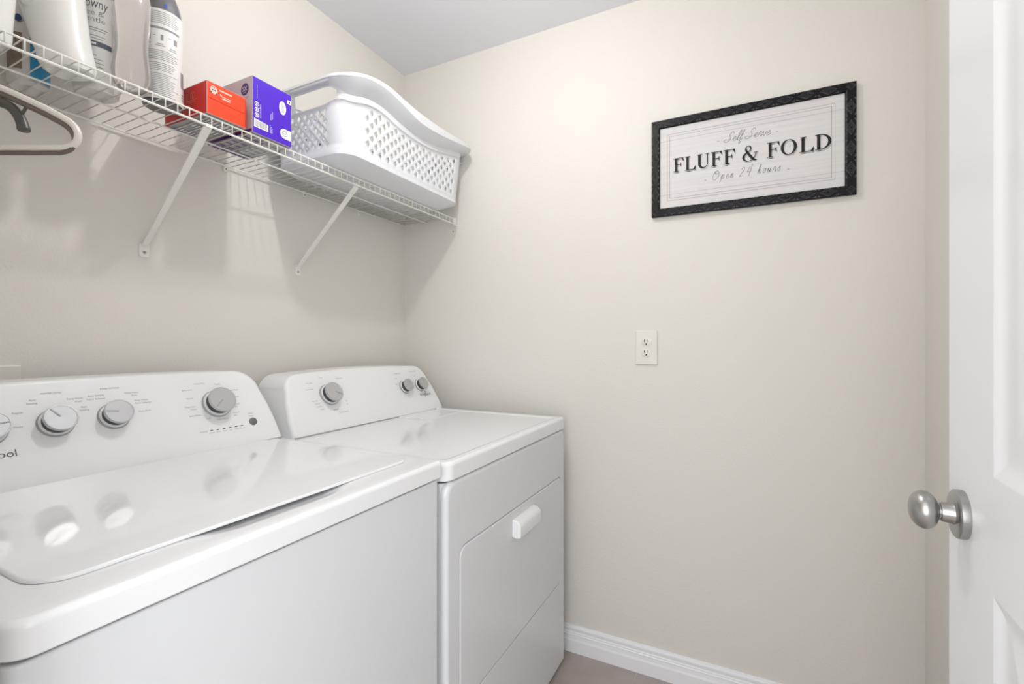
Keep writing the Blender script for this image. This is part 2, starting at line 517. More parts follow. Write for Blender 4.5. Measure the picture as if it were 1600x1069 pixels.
def console_mesh(x0, x1, y0, z0, H, yback, crown=0.004, Rt=0.055, lean=0.016):
    T = frameT(y0, z0)
    def outline(ins, bot=0.0):
        pts = []
        a0, a1 = x0 + ins, x1 - ins
        r = Rt - ins * 0.5
        top = H - ins
        pts.append((a0, bot))
        pts.append((a0 + lean*0.15, H*0.25))
        pts.append((a0 + lean*0.5, H*0.5))
        for k in range(9):
            a = math.radians(180 - 90*k/8)
            pts.append((a0 + lean + r + r*math.cos(a)*1.0, top - crown - r + r*math.sin(a)))
        nmid = 8
        for k in range(1, nmid):
            t = k / nmid
            pts.append((a0 + lean + r + (a1 - a0 - 2*lean - 2*r)*t, top - crown + crown*math.sin(math.pi*t)))
        for k in range(9):
            a = math.radians(90 - 90*k/8)
            pts.append((a1 - lean - r + r*math.cos(a), top - crown - r + r*math.sin(a)))
        pts.append((a1 - lean*0.5, H*0.5))
        pts.append((a1 - lean*0.15, H*0.25))
        pts.append((a1, bot))
        return pts
    bm = B()
    Rb = 0.012
    loops = []
    for k in range(5):
        a = math.pi/2*k/4
        ins = Rb*(1-math.sin(a)); off = -Rb*(1-math.cos(a))
        loops.append([T((p[0], p[1], off)) for p in outline(ins)])
    last = loops[-1]
    loops.append([Vector((p.x, min(yback, p.y+0.06+0*p.z) if False else yback, p.z)) for p in last])
    L = loft(bm, loops)
    bmesh.ops.recalc_face_normals(bm, faces=bm.faces)
    return bm, T

def knob(parent, T, x, s, r, ang_deg, h=0.027, bez=True, name='knob'):
    Tk = lambda p: T((x + p[0], s + p[1], p[2]))
    bm = B()
    lathe(bm, [(0, 0.0), (r*0.90, 0.0), (r*0.90, h*0.78), (0, h*0.78)], Tk, 40)
    k = obj(name, bm, M['knobdark'], parent, smooth=True)
    if bez:
        bm = B()
        lathe(bm, [(0, 0.0003), (r*1.11, 0.0003), (r*1.09, 0.0030), (r*1.03, 0.0045), (0, 0.005)], Tk, 40)
        obj('knob_skirt', bm, M['bezel'], k, smooth=True)
        bm = B()
        lathe(bm, [(r*0.90, 0.005), (r*1.03, 0.0052), (r*1.0, 0.0075), (r*0.90, 0.008)], Tk, 40, cap=False)
        obj('knob_collar', bm, M['console'], k, smooth=True)
    bm = B()
    lathe(bm, [(0, h*0.70), (r*0.97, h*0.72), (r*1.0, h*0.78), (r*1.0, h*0.93), (r*0.965, h), (r*0.90, h*1.0), (r*0.88, h*0.975), (0, h*0.965)], Tk, 48)
    obj('knob_cap', bm, M['silver'], k, smooth=True)
    a = math.radians(ang_deg)
    ca, sa = math.cos(a), math.sin(a)
    bm = B()
    L0, L1, wd = r*0.08, r*0.93, r*0.045
    zt = h*1.0
    pts = [(L0, -wd), (L1, -wd), (L1, wd), (L0, wd)]
    lo_ = [Tk((px*ca - py*sa, px*sa + py*ca, h*0.93)) for px, py in pts]
    hi_ = [Tk((px*ca - py*sa, px*sa + py*ca, zt)) for px, py in pts]
    loft(bm, [lo_, hi_])
    obj('pointer', bm, M['bezel'], k)
    return k

def tick_labels(bm, T, items, size=0.0052):
    for s, x, y, al in items:
        text(bm, s, size, x, y, T, 0.0004, al)

# ------------------------------------------------------------------ washer
WX0, WX1, WYF = -1.555, -0.856, -0.82
washer = thing('washing_machine', 'white top-load washing machine with four silver knobs, left of the dryer', 'washing machine', ((WX0+WX1)/2, -0.45, FZ))
bm = B()
slab(bm, (WX0+0.004, WX1-0.004, WYF+0.006, -0.11), 0.016, 0.03, 0.893, 0.004, seg=3)
obj('cabinet', bm, M['enamel_body'], washer, smooth=True)
for fx in (WX0+0.06, WX1-0.06):
    for fy in (WYF+0.06, -0.17):
        bm = B(); lathe(bm, [(0, FZ), (0.022, FZ), (0.022, 0.02), (0.012, 0.03), (0, 0.03)], lambda p: Vector((fx, fy, 0)) + Vector(p), 16)
        obj('foot', bm, M['gap'], washer, smooth=True)
bm = B()
slab(bm, (WX0+0.012, WX1-0.012, WYF+0.014, -0.12), 0.016, 0.892, 0.899, 0.001, seg=1)
obj('top_seam', bm, M['gap'], washer)
# top deck with the finger scoop in front of the lid
bm = B()
L = slab(bm, (WX0, WX1, WYF, -0.105), (0.03, 0.012, 0.01, 0.01), 0.8975, 0.935, 0.009, n=7, seg=5, bottom=0.002)
LX0, LX1, LYF, LYB = -1.512, -0.900, -0.757, -0.278
def cut(co, no):
    top = [f for f in bm.faces if abs(f.normal.z) > 0.99 and f.calc_center_median().z > 0.93]
    g = top + list(set(e for f in top for e in f.edges)) + list(set(v for f in top for v in f.verts))
    bmesh.ops.bisect_plane(bm, geom=g, plane_co=co, plane_no=no)
bm.normal_update()
for k in range(25):
    cut((-1.395 + 0.36*k/24, 0, 0), (1, 0, 0)); bm.normal_update()
for k in range(10):
    cut((0, -0.795 + 0.075*k/9, 0), (0, 1, 0)); bm.normal_update()
def sm(t):
    t = max(0.0, min(1.0, t)); return t*t*(3-2*t)
for v in bm.verts:
    if v.co.z > 0.9345:
        fx = sm((0.16 - abs(v.co.x + 1.215)) / 0.09)
        fy = sm((v.co.y + 0.797) / 0.05)
        if v.co.y > -0.715: fy = 0
        v.co.z -= 0.0075 * fx * fy
obj('top_deck', bm, M['enamel'], washer, smooth=True)
bm = B()
slab(bm, (LX0, LX1, LYF, LYB), (0.045, 0.022, 0.012, 0.012), 0.9352, 0.9400, 0.0042, n=8, seg=4, bottom=0.0008)
obj('lid', bm, M['enamel'], washer, smooth=True)
WT_y, WT_z = -0.268, 0.935
bm, TW = console_mesh(WX0+0.002, -0.840, WT_y, WT_z, 0.219, -0.06, Rt=0.062, lean=0.020)
con = obj('console', bm, M['console'], washer, smooth=True)
bm = B(); box(bm, WX0+0.004, -0.843, WT_y-0.0018, WT_y+0.01, 0.9350, 0.9365)  # grey strip standing in for the shadow line under the console
obj('console_shade_strip', bm, M['bezel'], washer)
knob(washer, TW, -1.401, 0.119, 0.0265, 5, h=0.030)
knob(washer, TW, -1.306, 0.119, 0.0265, 126, h=0.030)
knob(washer, TW, -1.211, 0.119, 0.0265, 172, h=0.030)
knob(washer, TW, -0.992, 0.120, 0.0330, 222, h=0.032)
bm = B(); lathe(bm, [(0, 0), (0.0105, 0), (0.0105, 0.002), (0.009, 0.003), (0, 0.0034)], lambda p: TW((-0.913 + p[0], 0.058 + p[1], p[2])), 28)
obj('start_button', bm, M['button'], washer, smooth=True)
for k in range(6):
    x = -1.024 + 0.0156*k
    bm = B(); slab(bm, (x-0.0035, x+0.0035, 0.0505, 0.0530), 0.0010, 0, 0.0005, 0.0002, n=2, T=TW, seg=1)
    obj('status_light', bm, M['inkdark'], washer)
bm = B()
tick_labels(bm, TW, [
    ('Regular', -1.364, 0.146, 'LEFT'), ('Heavy', -1.366, 0.118, 'LEFT'), ('Light', -1.437, 0.146, 'RIGHT'),
    ('WATER LEVEL', -1.303, 0.182, 'CENTER'), ('Auto', -1.332, 0.170, 'CENTER'), ('Sensing', -1.334, 0.163, 'CENTER'),
    ('Deep Water', -1.268, 0.166, 'CENTER'), ('Wash', -1.264, 0.159, 'CENTER'),
    ('RINSE OPTION', -1.206, 0.183, 'CENTER'), ('Auto Sensing', -1.233, 0.169, 'CENTER'), ('Fabric Softener', -1.234, 0.161, 'CENTER'),
    ('Deep Water', -1.168, 0.169, 'CENTER'), ('Rinse', -1.164, 0.162, 'CENTER'),
    ('Deep Water', -1.153, 0.149, 'CENTER'), ('Fabric Softener', -1.151, 0.142, 'CENTER'),
    ('Extra Rinse', -1.152, 0.122, 'CENTER'), ('Auto', -1.257, 0.146, 'CENTER'), ('Sensing', -1.258, 0.139, 'CENTER'),
    ('Heavy Duty', -1.020, 0.178, 'CENTER'), ('Bulky Items', -1.040, 0.163, 'RIGHT'), ('Normal', -1.043, 0.140, 'RIGHT'),
    ('Deep Clean', -1.043, 0.118, 'RIGHT'), ('Colors', -1.043, 0.111, 'RIGHT'), ('Bulky Sheets', -1.038, 0.094, 'RIGHT'),
    ('Casual', -0.976, 0.173, 'CENTER'), ('Quick Wash', -0.952, 0.152, 'LEFT'), ('Delicates', -0.949, 0.133, 'LEFT'),
    ('Rinse &', -0.950, 0.112, 'LEFT'), ('Spin', -0.950, 0.105, 'LEFT'), ('Drain &', -0.958, 0.088, 'LEFT'), ('Spin', -0.958, 0.081, 'LEFT'),
    ('Soak', -1.022, 0.083, 'CENTER'), ('Clean Washer', -0.988, 0.076, 'CENTER'),
    ('STATUS', -1.034, 0.049, 'RIGHT'),
    ('START', -0.913, 0.080, 'CENTER'), ('Pause', -0.913, 0.073, 'CENTER')])
for k, s in enumerate(('Sensing', 'Wash', 'Rinse', 'Spin', 'Done', 'Lid Lock')):
    text(bm, s, 0.0042, -1.024 + 0.0156*k, 0.0440, TW, 0.0004, 'CENTER')
obj('console_lettering', bm, M['ink'], washer)
def swirl(bm, T, cx, cy, s):
    pts = catmull([(cx-0.32*s, cy+0.02*s), (cx+0.1*s, cy+0.62*s), (cx+0.42*s, cy+0.55*s), (cx+0.1*s, cy-0.1*s), (cx-0.25*s, cy-0.42*s), (cx-0.12*s, cy+0.1*s)], 5)
    ribbon(bm, pts, 0.07*s, T, 0.0005)
bm = B()
text(bm, 'Whir', 0.020, -1.4090, 0.064, TW, 0.0005, 'RIGHT')
text(bm, 'pool', 0.020, -1.4035, 0.064, TW, 0.0005, 'LEFT')
text(bm, 'l', 0.020, -1.4075, 0.064, TW, 0.0005, 'LEFT')
swirl(bm, TW, -1.410, 0.069, 0.024)
obj('logo_lettering', bm, M['inkdark'], washer)

# ------------------------------------------------------------------ dryer
RX0, RX1, RYF = -0.844, -0.078, -0.82
dryer = thing('clothes_dryer', 'white front-load clothes dryer with three silver knobs in the corner', 'dryer', ((RX0+RX1)/2, -0.45, FZ))
bm = B()
slab(bm, (RX0+0.003, RX1-0.003, RYF+0.016, -0.09), 0.010, 0.022, 0.874, 0.004)
obj('cabinet', bm, M['enamel_body'], dryer, smooth=True)
for fx in (RX0+0.06, RX1-0.06):
    for fy in (RYF+0.07, -0.15):
        bm = B(); lathe(bm, [(0, FZ), (0.022, FZ), (0.022, 0.016), (0.012, 0.024), (0, 0.024)], lambda p: Vector((fx, fy, 0)) + Vector(p), 16)
        obj('foot', bm, M['gap'], dryer, smooth=True)
bm = B(); slab(bm, (RX0+0.012, RX1-0.012, RYF+0.014, -0.10), 0.012, 0.8735, 0.8795, 0.001, seg=1)
obj('top_seam', bm, M['gap'], dryer)
# front panel: a pressed sheet with the door opening
PX0, PX1, PZ0, PZ1 = RX0+0.002, RX1-0.002, 0.022, 0.8755
OX0, OX1, OZ0, OZ1 = -0.790, -0.110, 0.325, 0.712
TF = lambda p: Vector((p[0], RYF + 0.016 - p[2], p[1]))
bm = B()
o_r, i_r = (0.004, 0.004, 0.016, 0.030), 0.030
# ring: back, front outer bevel, front inner edge, back inner edge
def rring(ins, r4, z, inner=False, grow=0.0):
    if inner:
        return [TF((a, b, z)) for a, b in rr(OX0+grow, OX1-grow, OZ0+grow, OZ1-grow, i_r, 8)]
    return [TF((a, b, z)) for a, b in rr(PX0+ins, PX1-ins, PZ0+ins, PZ1-ins, tuple(max(q, .002) for q in r4), 8)]
loops = [rring(0, o_r, 0.0)]
for k in range(5):
    a = math.pi/2*k/4
    loops.append(rring(0.010*(1-math.cos(a)), o_r, 0.016-0.010+0.010*math.sin(a)))
loops += [rring(0, 0, 0.016, True, -0.004), rring(0, 0, 0.0145, True), rring(0, 0, 0.0, True)]
L = loft(bm, loops, False, False)
bmesh.ops.recalc_face_normals(bm, faces=bm.faces)
obj('front_panel', bm, M['enamel_body'], dryer, smooth=True)
bm = B()
slab(bm, (OX0+0.0025, OX1-0.0025, OZ0+0.0025, OZ1-0.0025), 0.028, 0.002, 0.0165, 0.004, n=8, T=TF)
bmesh.ops.recalc_face_normals(bm, faces=bm.faces)
ddoor = obj('dryer_door', bm, M['enamel_body'], dryer, smooth=True)
bm = B()
slab(bm, (OX0+0.0003, OX1-0.0003, OZ0+0.0003, OZ1-0.0003), 0.028, 0.0, 0.0035, 0.0005, n=8, T=TF, seg=1)
bmesh.ops.recalc_face_normals(bm, faces=bm.faces)
obj('door_gasket', bm, M['gap'], dryer)
# door handle: wedge-like pull, upright face with cut upper edge
bm = B()
hx0, hx1, hz0, hz1 = -0.512, -0.362, 0.630, 0.684
sec = [(0.0165, hz0+0.004), (0.030, hz0), (0.041, hz0+0.003), (0.044, hz0+0.010), (0.044, hz0+0.034), (0.041, hz0+0.043), (0.030, hz1-0.002), (0.0165, hz1)]
def hl(x, k):
    cz = (hz0+hz1)/2
    return [Vector((x, RYF+0.016-(0.0165+(d-0.0165)*k), cz+(z-cz)*(0.5+0.5*k))) for d, z in sec]
loft(bm, [hl(hx0, 0.84), hl(hx0+0.0015, 0.95), hl(hx0+0.006, 1.0), hl(hx1-0.006, 1.0), hl(hx1-0.0015, 0.95), hl(hx1, 0.84)])
bmesh.ops.recalc_face_normals(bm, faces=bm.faces)
obj('handle', bm, M['console'], ddoor, smooth=True)
# top
bm = B()
x0, x1, y0, y1, r4 = RX0, RX1, RYF, -0.085, (0.032, 0.012, 0.01, 0.01)
loops = []
def trr(ins, z):
    return [(a, b, z) for a, b in rr(x0+ins, x1-ins, y0+ins, y1-ins, tuple(max(q-ins, 0.003) for q in r4), 7)]
loops.append(trr(0.002, 0.8785)); loops.append(trr(0, 0.8805))
for k in range(6):
    a = math.pi/2*k/5
    loops.append(trr(0.010*(1-math.cos(a)), 0.912+0.010*math.sin(a)))
def trr2(ins, z, ins_f):
    return [(a, b, z) for a, b in rr(x0+ins, x1-ins, y0+ins_f, y1-ins, 0.014, 7)]
loops += [trr2(0.030, 0.922, 0.022), trr2(0.034, 0.9212, 0.026), trr2(0.040, 0.9188, 0.034), trr2(0.046, 0.9182, 0.040)]
loft(bm, loops)
obj('top_deck', bm, M['enamel'], dryer, smooth=True)
bm = B(); slab(bm, (-0.352, -0.132, -0.405, -0.262), 0.008, 0.9185, 0.9212, 0.0022, n=5)
lint = obj('lint_screen_cover', bm, M['enamel'], dryer, smooth=True)
RT_y, RT_z = -0.262, 0.920
bm, TR = console_mesh(-0.800, -0.058, RT_y, RT_z, 0.217, -0.06, crown=0.009, Rt=0.060, lean=0.026)
obj('console', bm, M['console'], dryer, smooth=True)
bm = B(); box(bm, -0.797, -0.062, RT_y-0.0018, RT_y+0.01, 0.9182, 0.9216)  # painted shadow line under the dryer console
obj('console_shade_strip', bm, M['bezel'], dryer)
knob(dryer, TR, -0.624, 0.121, 0.0330, -28, h=0.030)
knob(dryer, TR, -0.252, 0.113, 0.0250, 55, h=0.030)
knob(dryer, TR, -0.157, 0.113, 0.0250, 92, h=0.030)
bm = B()
tick_labels(bm, TR, [
    ('Cool Down', -0.676, 0.145, 'RIGHT'), ('More Dry', -0.672, 0.166, 'RIGHT'), ('70 min', -0.634, 0.182, 'CENTER'),
    ('TIMED DRY', -0.575, 0.174, 'LEFT'), ('40', -0.566, 0.138, 'LEFT'), ('Off', -0.568, 0.090, 'LEFT'), ('20', -0.568, 0.078, 'LEFT'),
    ('Very Dry', -0.676, 0.104, 'RIGHT'), ('Normal', -0.672, 0.094, 'RIGHT'), ('Less Dry', -0.667, 0.084, 'RIGHT'), ('Damp', -0.662, 0.074, 'RIGHT'),
    ('SENSOR', -0.618, 0.066, 'CENTER'), ('Energy Preferred', -0.59, 0.054, 'CENTER'),
    ('TEMPERATURE', -0.262, 0.172, 'CENTER'), ('Low', -0.275, 0.152, 'RIGHT'), ('High', -0.285, 0.128, 'RIGHT'),
    ('WRINKLE SHIELD', -0.163, 0.176, 'CENTER'), ('On', -0.160, 0.158, 'CENTER')], 0.0058)
obj('console_lettering', bm, M['ink'], dryer)
bm = B()
text(bm, 'Whir', 0.017, -0.143, 0.066, TR, 0.0005, 'RIGHT')
text(bm, 'l', 0.017, -0.1425, 0.066, TR, 0.0005, 'LEFT')
text(bm, 'pool', 0.017, -0.138, 0.066, TR, 0.0005, 'LEFT')
swirl(bm, TR, -0.144, 0.070, 0.022)
obj('logo_lettering', bm, M['inkdark'], dryer)

# ------------------------------------------------------------------ wire shelf
SZ = 1.740
shelf = thing('wire_shelf', 'long white wire shelf on diagonal brackets along the back wall', 'shelf', (-0.8, -0.15, SZ))
SO = Vector((-0.8, -0.15, SZ))
SX0, SX1, SY = DX+0.004, -0.006, -0.285
bm = B()
pts = [(0, -0.008, SZ), (0, SY+0.0035, SZ), (0, SY+0.001, SZ-0.0012), (0, SY, SZ-0.004), (0, SY, SZ-0.025)]
tube(bm, pts, 0.00135, 6)
me = bpy.data.meshes.new('cross_wire'); bm.to_mesh(me); bm.free(); me.materials.append(M['wire'])
for p in me.polygons: p.use_smooth = True
x = -1.3730 - 0.0250*8
while x < SX1:
    if x > SX0:
        o = bpy.data.objects.new('cross_wire', me); COL.objects.link(o); o.parent = shelf
        o.location = Vector((x, 0, 0)) - Vector(SO)
    x += 0.0250
for nm, y, z, r in (('front_rail', SY+0.0015, SZ-0.0028, 0.0023), ('lower_front_rail', SY+0.0015, SZ-0.0255, 0.0028), ('middle_rail', -0.132, SZ-0.0036, 0.0024), ('back_rail', -0.010, SZ-0.0036, 0.0026)):
    bm = B(); tube(bm, [(SX0, y, z), (SX1, y, z)], r, 8)
    obj(nm, bm, M['wire'], shelf, smooth=True)
def bracket(x, zfoot):
    top = Vector((x, SY+0.006, SZ-0.028)); foot = Vector((x, -0.005, zfoot+0.020))
    bm = B()
    d = (foot - top).normalized(); n_ = Vector((0, d.z, -d.y))
    if n_.y > 0: n_ = -n_
    loops = []
    for t, wd in ((0, 0.0095), (0.12, 0.0090), (0.5, 0.0080), (0.88, 0.0075), (1.0, 0.0075)):
        c = top.lerp(foot, t)
        prof = [(-wd, 0.0), (-wd, 0.0035), (-wd*0.8, 0.0048), (wd*0.8, 0.0048), (wd, 0.0035), (wd, 0.0)]
        loops.append([c + Vector((a, 0, 0)) + n_*b for a, b in prof])
    loft(bm, loops)
    # foot plate on the wall
    slab(bm, (x-0.0120, x+0.0120, zfoot-0.013, zfoot+0.024), 0.006, 0.0005, 0.003, 0.001, n=4, T=lambda p: Vector((p[0], -p[2], p[1])))
    # hook over the rail
    box(bm, x-0.008, x+0.008, SY-0.003, SY+0.008, SZ-0.031, SZ-0.022, 0.002, 2)
    bmesh.ops.recalc_face_normals(bm, faces=bm.faces)
    o = obj('bracket', bm, M['bracket'], shelf, smooth=True)
    bm = B(); lathe(bm, [(0, 0.003), (0.0042, 0.003), (0.0035, 0.0048), (0, 0.0052)], lambda p: Vector((x+p[0], -p[2], zfoot+p[1])), 12)
    bmesh.ops.recalc_face_normals(bm, faces=bm.faces)
    obj('screw', bm, M['screw'], o, smooth=True)
bracket(-1.055, 1.4375); bracket(-0.580, 1.449); bracket(-1.53, 1.4375)
for x in (-0.556, -0.29, -1.22, -0.84):
    bm = B(); slab(bm, (x-0.006, x+0.006, SZ-0.020, SZ+0.004), 0.003, 0.0005, 0.008, 0.002, n=3, T=lambda p: Vector((p[0], -p[2], p[1])))
    bmesh.ops.recalc_face_normals(bm, faces=bm.faces)
    c = obj('wall_clip', bm, M['bracket'], shelf, smooth=True)
    bm = B(); lathe(bm, [(0, 0.008), (0.003, 0.008), (0, 0.0095)], lambda p: Vector((x+p[0], -p[2], SZ-0.012+p[1])), 10)
    bmesh.ops.recalc_face_normals(bm, faces=bm.faces)
    obj('screw', bm, M['screw'], c, smooth=True)
bm = B()
box(bm, -0.010, -0.0005, SY-0.006, SY+0.012, SZ-0.034, SZ+0.004, 0.002, 2)
box(bm, -0.026, -0.008, SY-0.006, SY-0.003, SZ-0.030, SZ-0.002, 0.001, 1)
eb = obj('end_bracket', bm, M['bracket'], shelf, smooth=True)
bm = B(); lathe(bm, [(0, 0.0), (0.003, 0.0), (0, 0.0022)], lambda p: Vector((-0.0005-p[2], SY+0.014+p[0], SZ-0.055+p[1])), 10)
bmesh.ops.recalc_face_normals(bm, faces=bm.faces)
obj('screw', bm, M['screw'], eb, smooth=True)

RZ = SZ + 0.0016       # resting height on the wires

# ------------------------------------------------------------------ laundry basket
basket = thing('laundry_basket', 'white plastic laundry basket with diamond holes at the right end of the wire shelf', 'basket', (-0.375, -0.2, RZ))
NL, NS, NC = 28, 14, 6           # half-pitch steps: long side, short side, corner
NI = 2*(NL+NS) + 4*NC
def perim(x0, x1, y0, y1, r):
    """list of NI positions counter-clockwise from the front left, starting after that corner"""
    P = []
    segs = [((x0+r, y0), (x1-r, y0), NL), 'c1', ((x1, y0+r), (x1, y1-r), NS), 'c2', ((x1-r, y1), (x0+r, y1), NL), 'c3', ((x0, y1-r), (x0, y0+r), NS), 'c0']
    cc = {'c1': (x1-r, y0+r, -90), 'c2': (x1-r, y1-r, 0), 'c3': (x0+r, y1-r, 90), 'c0': (x0+r, y0+r, 180)}
    for s in segs:
        if isinstance(s, str):
            cx, cy, a0 = cc[s]
            for k in range(NC):
                a = math.radians(a0 + 90*k/NC)
                P.append((cx + r*math.cos(a), cy + r*math.sin(a)))
        else:
            (ax, ay), (bx, by), n = s
            for k in range(n):
                P.append((ax + (bx-ax)*k/n, ay + (by-ay)*k/n))
    return P
rings = {
    'bot': perim(-0.680, -0.130, -0.318, -0.080, 0.050),
    'low': perim(-0.708, -0.078, -0.364, -0.040, 0.060),
    'top': perim(-0.720, -0.034, -0.363, -0.036, 0.066),
    'fl':  perim(-0.744, -0.006, -0.402, -0.005, 0.082)}
def lerpring(a, b, t, i):
    i0 = int(math.floor(i)) % NI; i1 = (i0+1) % NI; f = i - math.floor(i)
    def at(r):
        return Vector((rings[r][i0][0]*(1-f)+rings[r][i1][0]*f, rings[r][i0][1]*(1-f)+rings[r][i1][1]*f))
    return at(a).lerp(at(b), t)
def weights(i):
    x, y = rings['fl'][int(i) % NI]
    wl = math.cos(math.pi*min(1, abs(x+0.350)/0.32)/2)**1.3 if abs(x+0.350) < 0.32 else 0
    we = math.cos(math.pi*min(1, abs(y+0.20)/0.15)/2)**1.0 if abs(y+0.20) < 0.15 else 0
    if -0.70 < x < -0.05: we = 0
    return wl, we
def table(T, x):
    if x <= T[0][0]: return T[0][1]
    for (xa, za), (xb, zb) in zip(T, T[1:]):
        if x <= xb:
            t = (x - xa) / (xb - xa); return za + (zb - za)*t
    return T[-1][1]
T_FL = [(-.742, 1.981), (-.70, 1.988), (-.66, 2.003), (-.60, 2.012), (-.55, 2.010), (-.48, 1.994), (-.40, 1.974), (-.30, 1.977), (-.20, 1.988), (-.10, 2.001), (-.02, 2.010)]
T_LIP = [(-.742, 1.989), (-.70, 1.999), (-.66, 2.013), (-.60, 2.025), (-.55, 2.027), (-.48, 2.016), (-.40, 2.008), (-.30, 2.007), (-.20, 2.010), (-.1, 2.016), (-.02, 2.020)]
T_BODY = [(-.735, 1.974), (-.725, 1.947), (-.685, 1.940), (-.640, 1.964), (-.56, 1.971), (-.465, 1.950), (-.36, 1.942), (-.258, 1.946), (-.138, 1.970), (-.04, 1.990)]
def zfl(i): return table(T_FL, rings['fl'][int(i) % NI][0]) - 0.004
def zlip(i): return table(T_LIP, rings['fl'][int(i) % NI][0]) - 0.004
def zbody(i): return table(T_BODY, rings['fl'][int(i) % NI][0])
ZB0 = RZ + 0.042
def zlat(i):       # top of the perforated zone
    x, y = rings['fl'][int(i) % NI]
    if x < -0.735: return 1.914
    if x > -0.02: return 1.930
    return zbody(i) - 0.020
def smoothf(fn):
    v = [fn(i) for i in range(NI)]
    for _ in range(3):
        v = [(v[i-1]+2*v[i]+v[(i+1) % NI])/4 for i in range(NI)]
    return v
ZFL, ZLIP, ZBODY, ZLAT = smoothf(zfl), smoothf(zlip), smoothf(zbody), smoothf(zlat)
def fi(arr, i):
    i0 = int(math.floor(i)) % NI; f = i - math.floor(i)
    return arr[i0]*(1-f) + arr[(i0+1) % NI]*f
NJ = 8
def PB(i, z):
    t = (z - ZB0) / (1.99 - ZB0)
    p = lerpring('low', 'top', max(0, min(1.05, t)), i)
    return Vector((p.x, p.y, z))
def PL(i, j):
    z = ZB0 + (fi(ZLAT, i) - ZB0) * j / NJ
    return PB(i, z)
bm = B()
vc = {}
def gv(key, p):
    if key not in vc:
        vc[key] = bm.verts.new(p)
    return vc[key]
lat = lambda i, j: gv(('l', i % NI, j), PL(i % NI, j))
solid = set()
for i in range(NI):
    if i < 2 or i >= NI-6 or i in range(NL+NC-1, NL+NC) or (i >= NL and i < NL+NC):
        solid.add(i)
    if i in range(2*NL+NS+2*NC-3, 2*NL+NS+3*NC+2): solid.add(i)
for j in range(0, NJ+1):
    for i in range(NI):
        if (i + j) % 2: continue
        if j == 0:
            bm.faces.new((lat(i-1, 0), lat(i+1, 0), lat(i, 1))); continue
        if j == NJ:
            bm.faces.new((lat(i-1, NJ), lat(i, NJ-1), lat(i+1, NJ))); continue
        cs = [lat(i+1, j), lat(i, j+1), lat(i-1, j), lat(i, j-1)]
        if i in solid:
            bm.faces.new(cs); continue
        hv = []
        for k in range(8):
            a = math.pi/4*k
            rx, ry = (0.56, 0.0) if k == 0 else (0, 0)
            q = 0.66 if k % 2 == 0 else 0.40*math.sqrt(2)*0.86
            hv.append(bm.verts.new(PL(i + (0.78 if NL+NC <= i < NL+NC+NS or i >= 2*NL+NS+3*NC else 0.47)*q*math.cos(a), j + 0.90*q*math.sin(a))))
        for k in range(4):
            a_, b_, c_ = hv[2*k], hv[2*k+1], hv[(2*k+2) % 8]
            bm.faces.new((cs[k], cs[(k+1) % 4], c_, b_, a_))
# band under the lattice, chamfer and floor
def band(keyA, fA, keyB, fB, skip=None):
    for i in range(NI):
        if skip and skip(i): continue
        a = gv((keyA, i) if keyA != 'l' else ('l', i, fA), None if keyA == 'l' else fA(i))
        a2 = gv((keyA, (i+1) % NI) if keyA != 'l' else ('l', (i+1) % NI, fA), None if keyA == 'l' else fA((i+1) % NI))
        b = gv((keyB, i) if keyB != 'l' else ('l', i, fB), None if keyB == 'l' else fB(i))
        b2 = gv((keyB, (i+1) % NI) if keyB != 'l' else ('l', (i+1) % NI, fB), None if keyB == 'l' else fB((i+1) % NI))
        bm.faces.new((a, a2, b2, b))
for i in range(NI):
    lat(i, 0); lat(i, NJ)
def rp(name, z):
    return lambda i: Vector((rings[name][i][0], rings[name][i][1], z))
band('bot', rp('bot', RZ+0.002), 'low', rp('low', RZ+0.026))
band('low', rp('low', RZ+0.026), 'l', 0)
slotc = {}
def is_slot(i):
    x, y = rings['top'][i]; x2, y2 = rings['top'][(i+1) % NI]
    return (x < -0.70 or x > -0.05) and abs((y+y2)/2 + 0.245) < 0.085
def zs0(i): return min(ZBODY[i]-0.052, ZBODY[i]-0.001) if False else ZLAT[i]+0.004
def zs1(i): return max(ZBODY[i]-0.005, ZLAT[i]+0.008)
band('l', NJ, 's0', lambda i: PB(i, zs0(i)))
band('s0', lambda i: PB(i, zs0(i)), 's1', lambda i: PB(i, zs1(i)), is_slot)
band('s1', lambda i: PB(i, zs1(i)), 't', lambda i: PB(i, ZBODY[i]))
def flp(frac, dz):
    def f_(i):
        p = lerpring('top', 'fl', frac, i)
        return Vector((p.x, p.y, ZBODY[i] + (ZFL[i]-ZBODY[i])*dz))
    return f_
band('t', lambda i: PB(i, ZBODY[i]), 'f1', flp(0.42, 0.36))
band('f1', flp(0.42, 0.36), 'f2', flp(0.80, 0.72))
band('f2', flp(0.80, 0.72), 'f3', flp(1.0, 1.0))
band('f3', flp(1.0, 1.0), 'f4', lambda i: Vector((lerpring('top', 'fl', 0.96, i).x, lerpring('top', 'fl', 0.96, i).y, ZLIP[i])))
band('f4', flp(1, 1), 'f5', lambda i: Vector((lerpring('top', 'fl', 0.72, i).x, lerpring('top', 'fl', 0.72, i).y, ZLIP[i]+0.001)))
bm.faces.new([vc[('bot', i)] for i in range(NI)][::-1])
bmesh.ops.recalc_face_normals(bm, faces=bm.faces)
bk = obj('basket_body', bm, M['basket'], basket, smooth=True)
md = bk.modifiers.new('thickness', 'SOLIDIFY'); md.thickness = 0.0022; md.offset = -1
for xe, sg in ((-0.737, -1), (-0.013, 1)):
    bm = B()
    c0, c1 = (xe-0.004, xe+0.004)
    box(bm, c0, c1, -0.325, -0.165, 1.9695, 1.9765, 0.002, 2)
    obj('handle_grip', bm, M['basket'], basket, smooth=True)

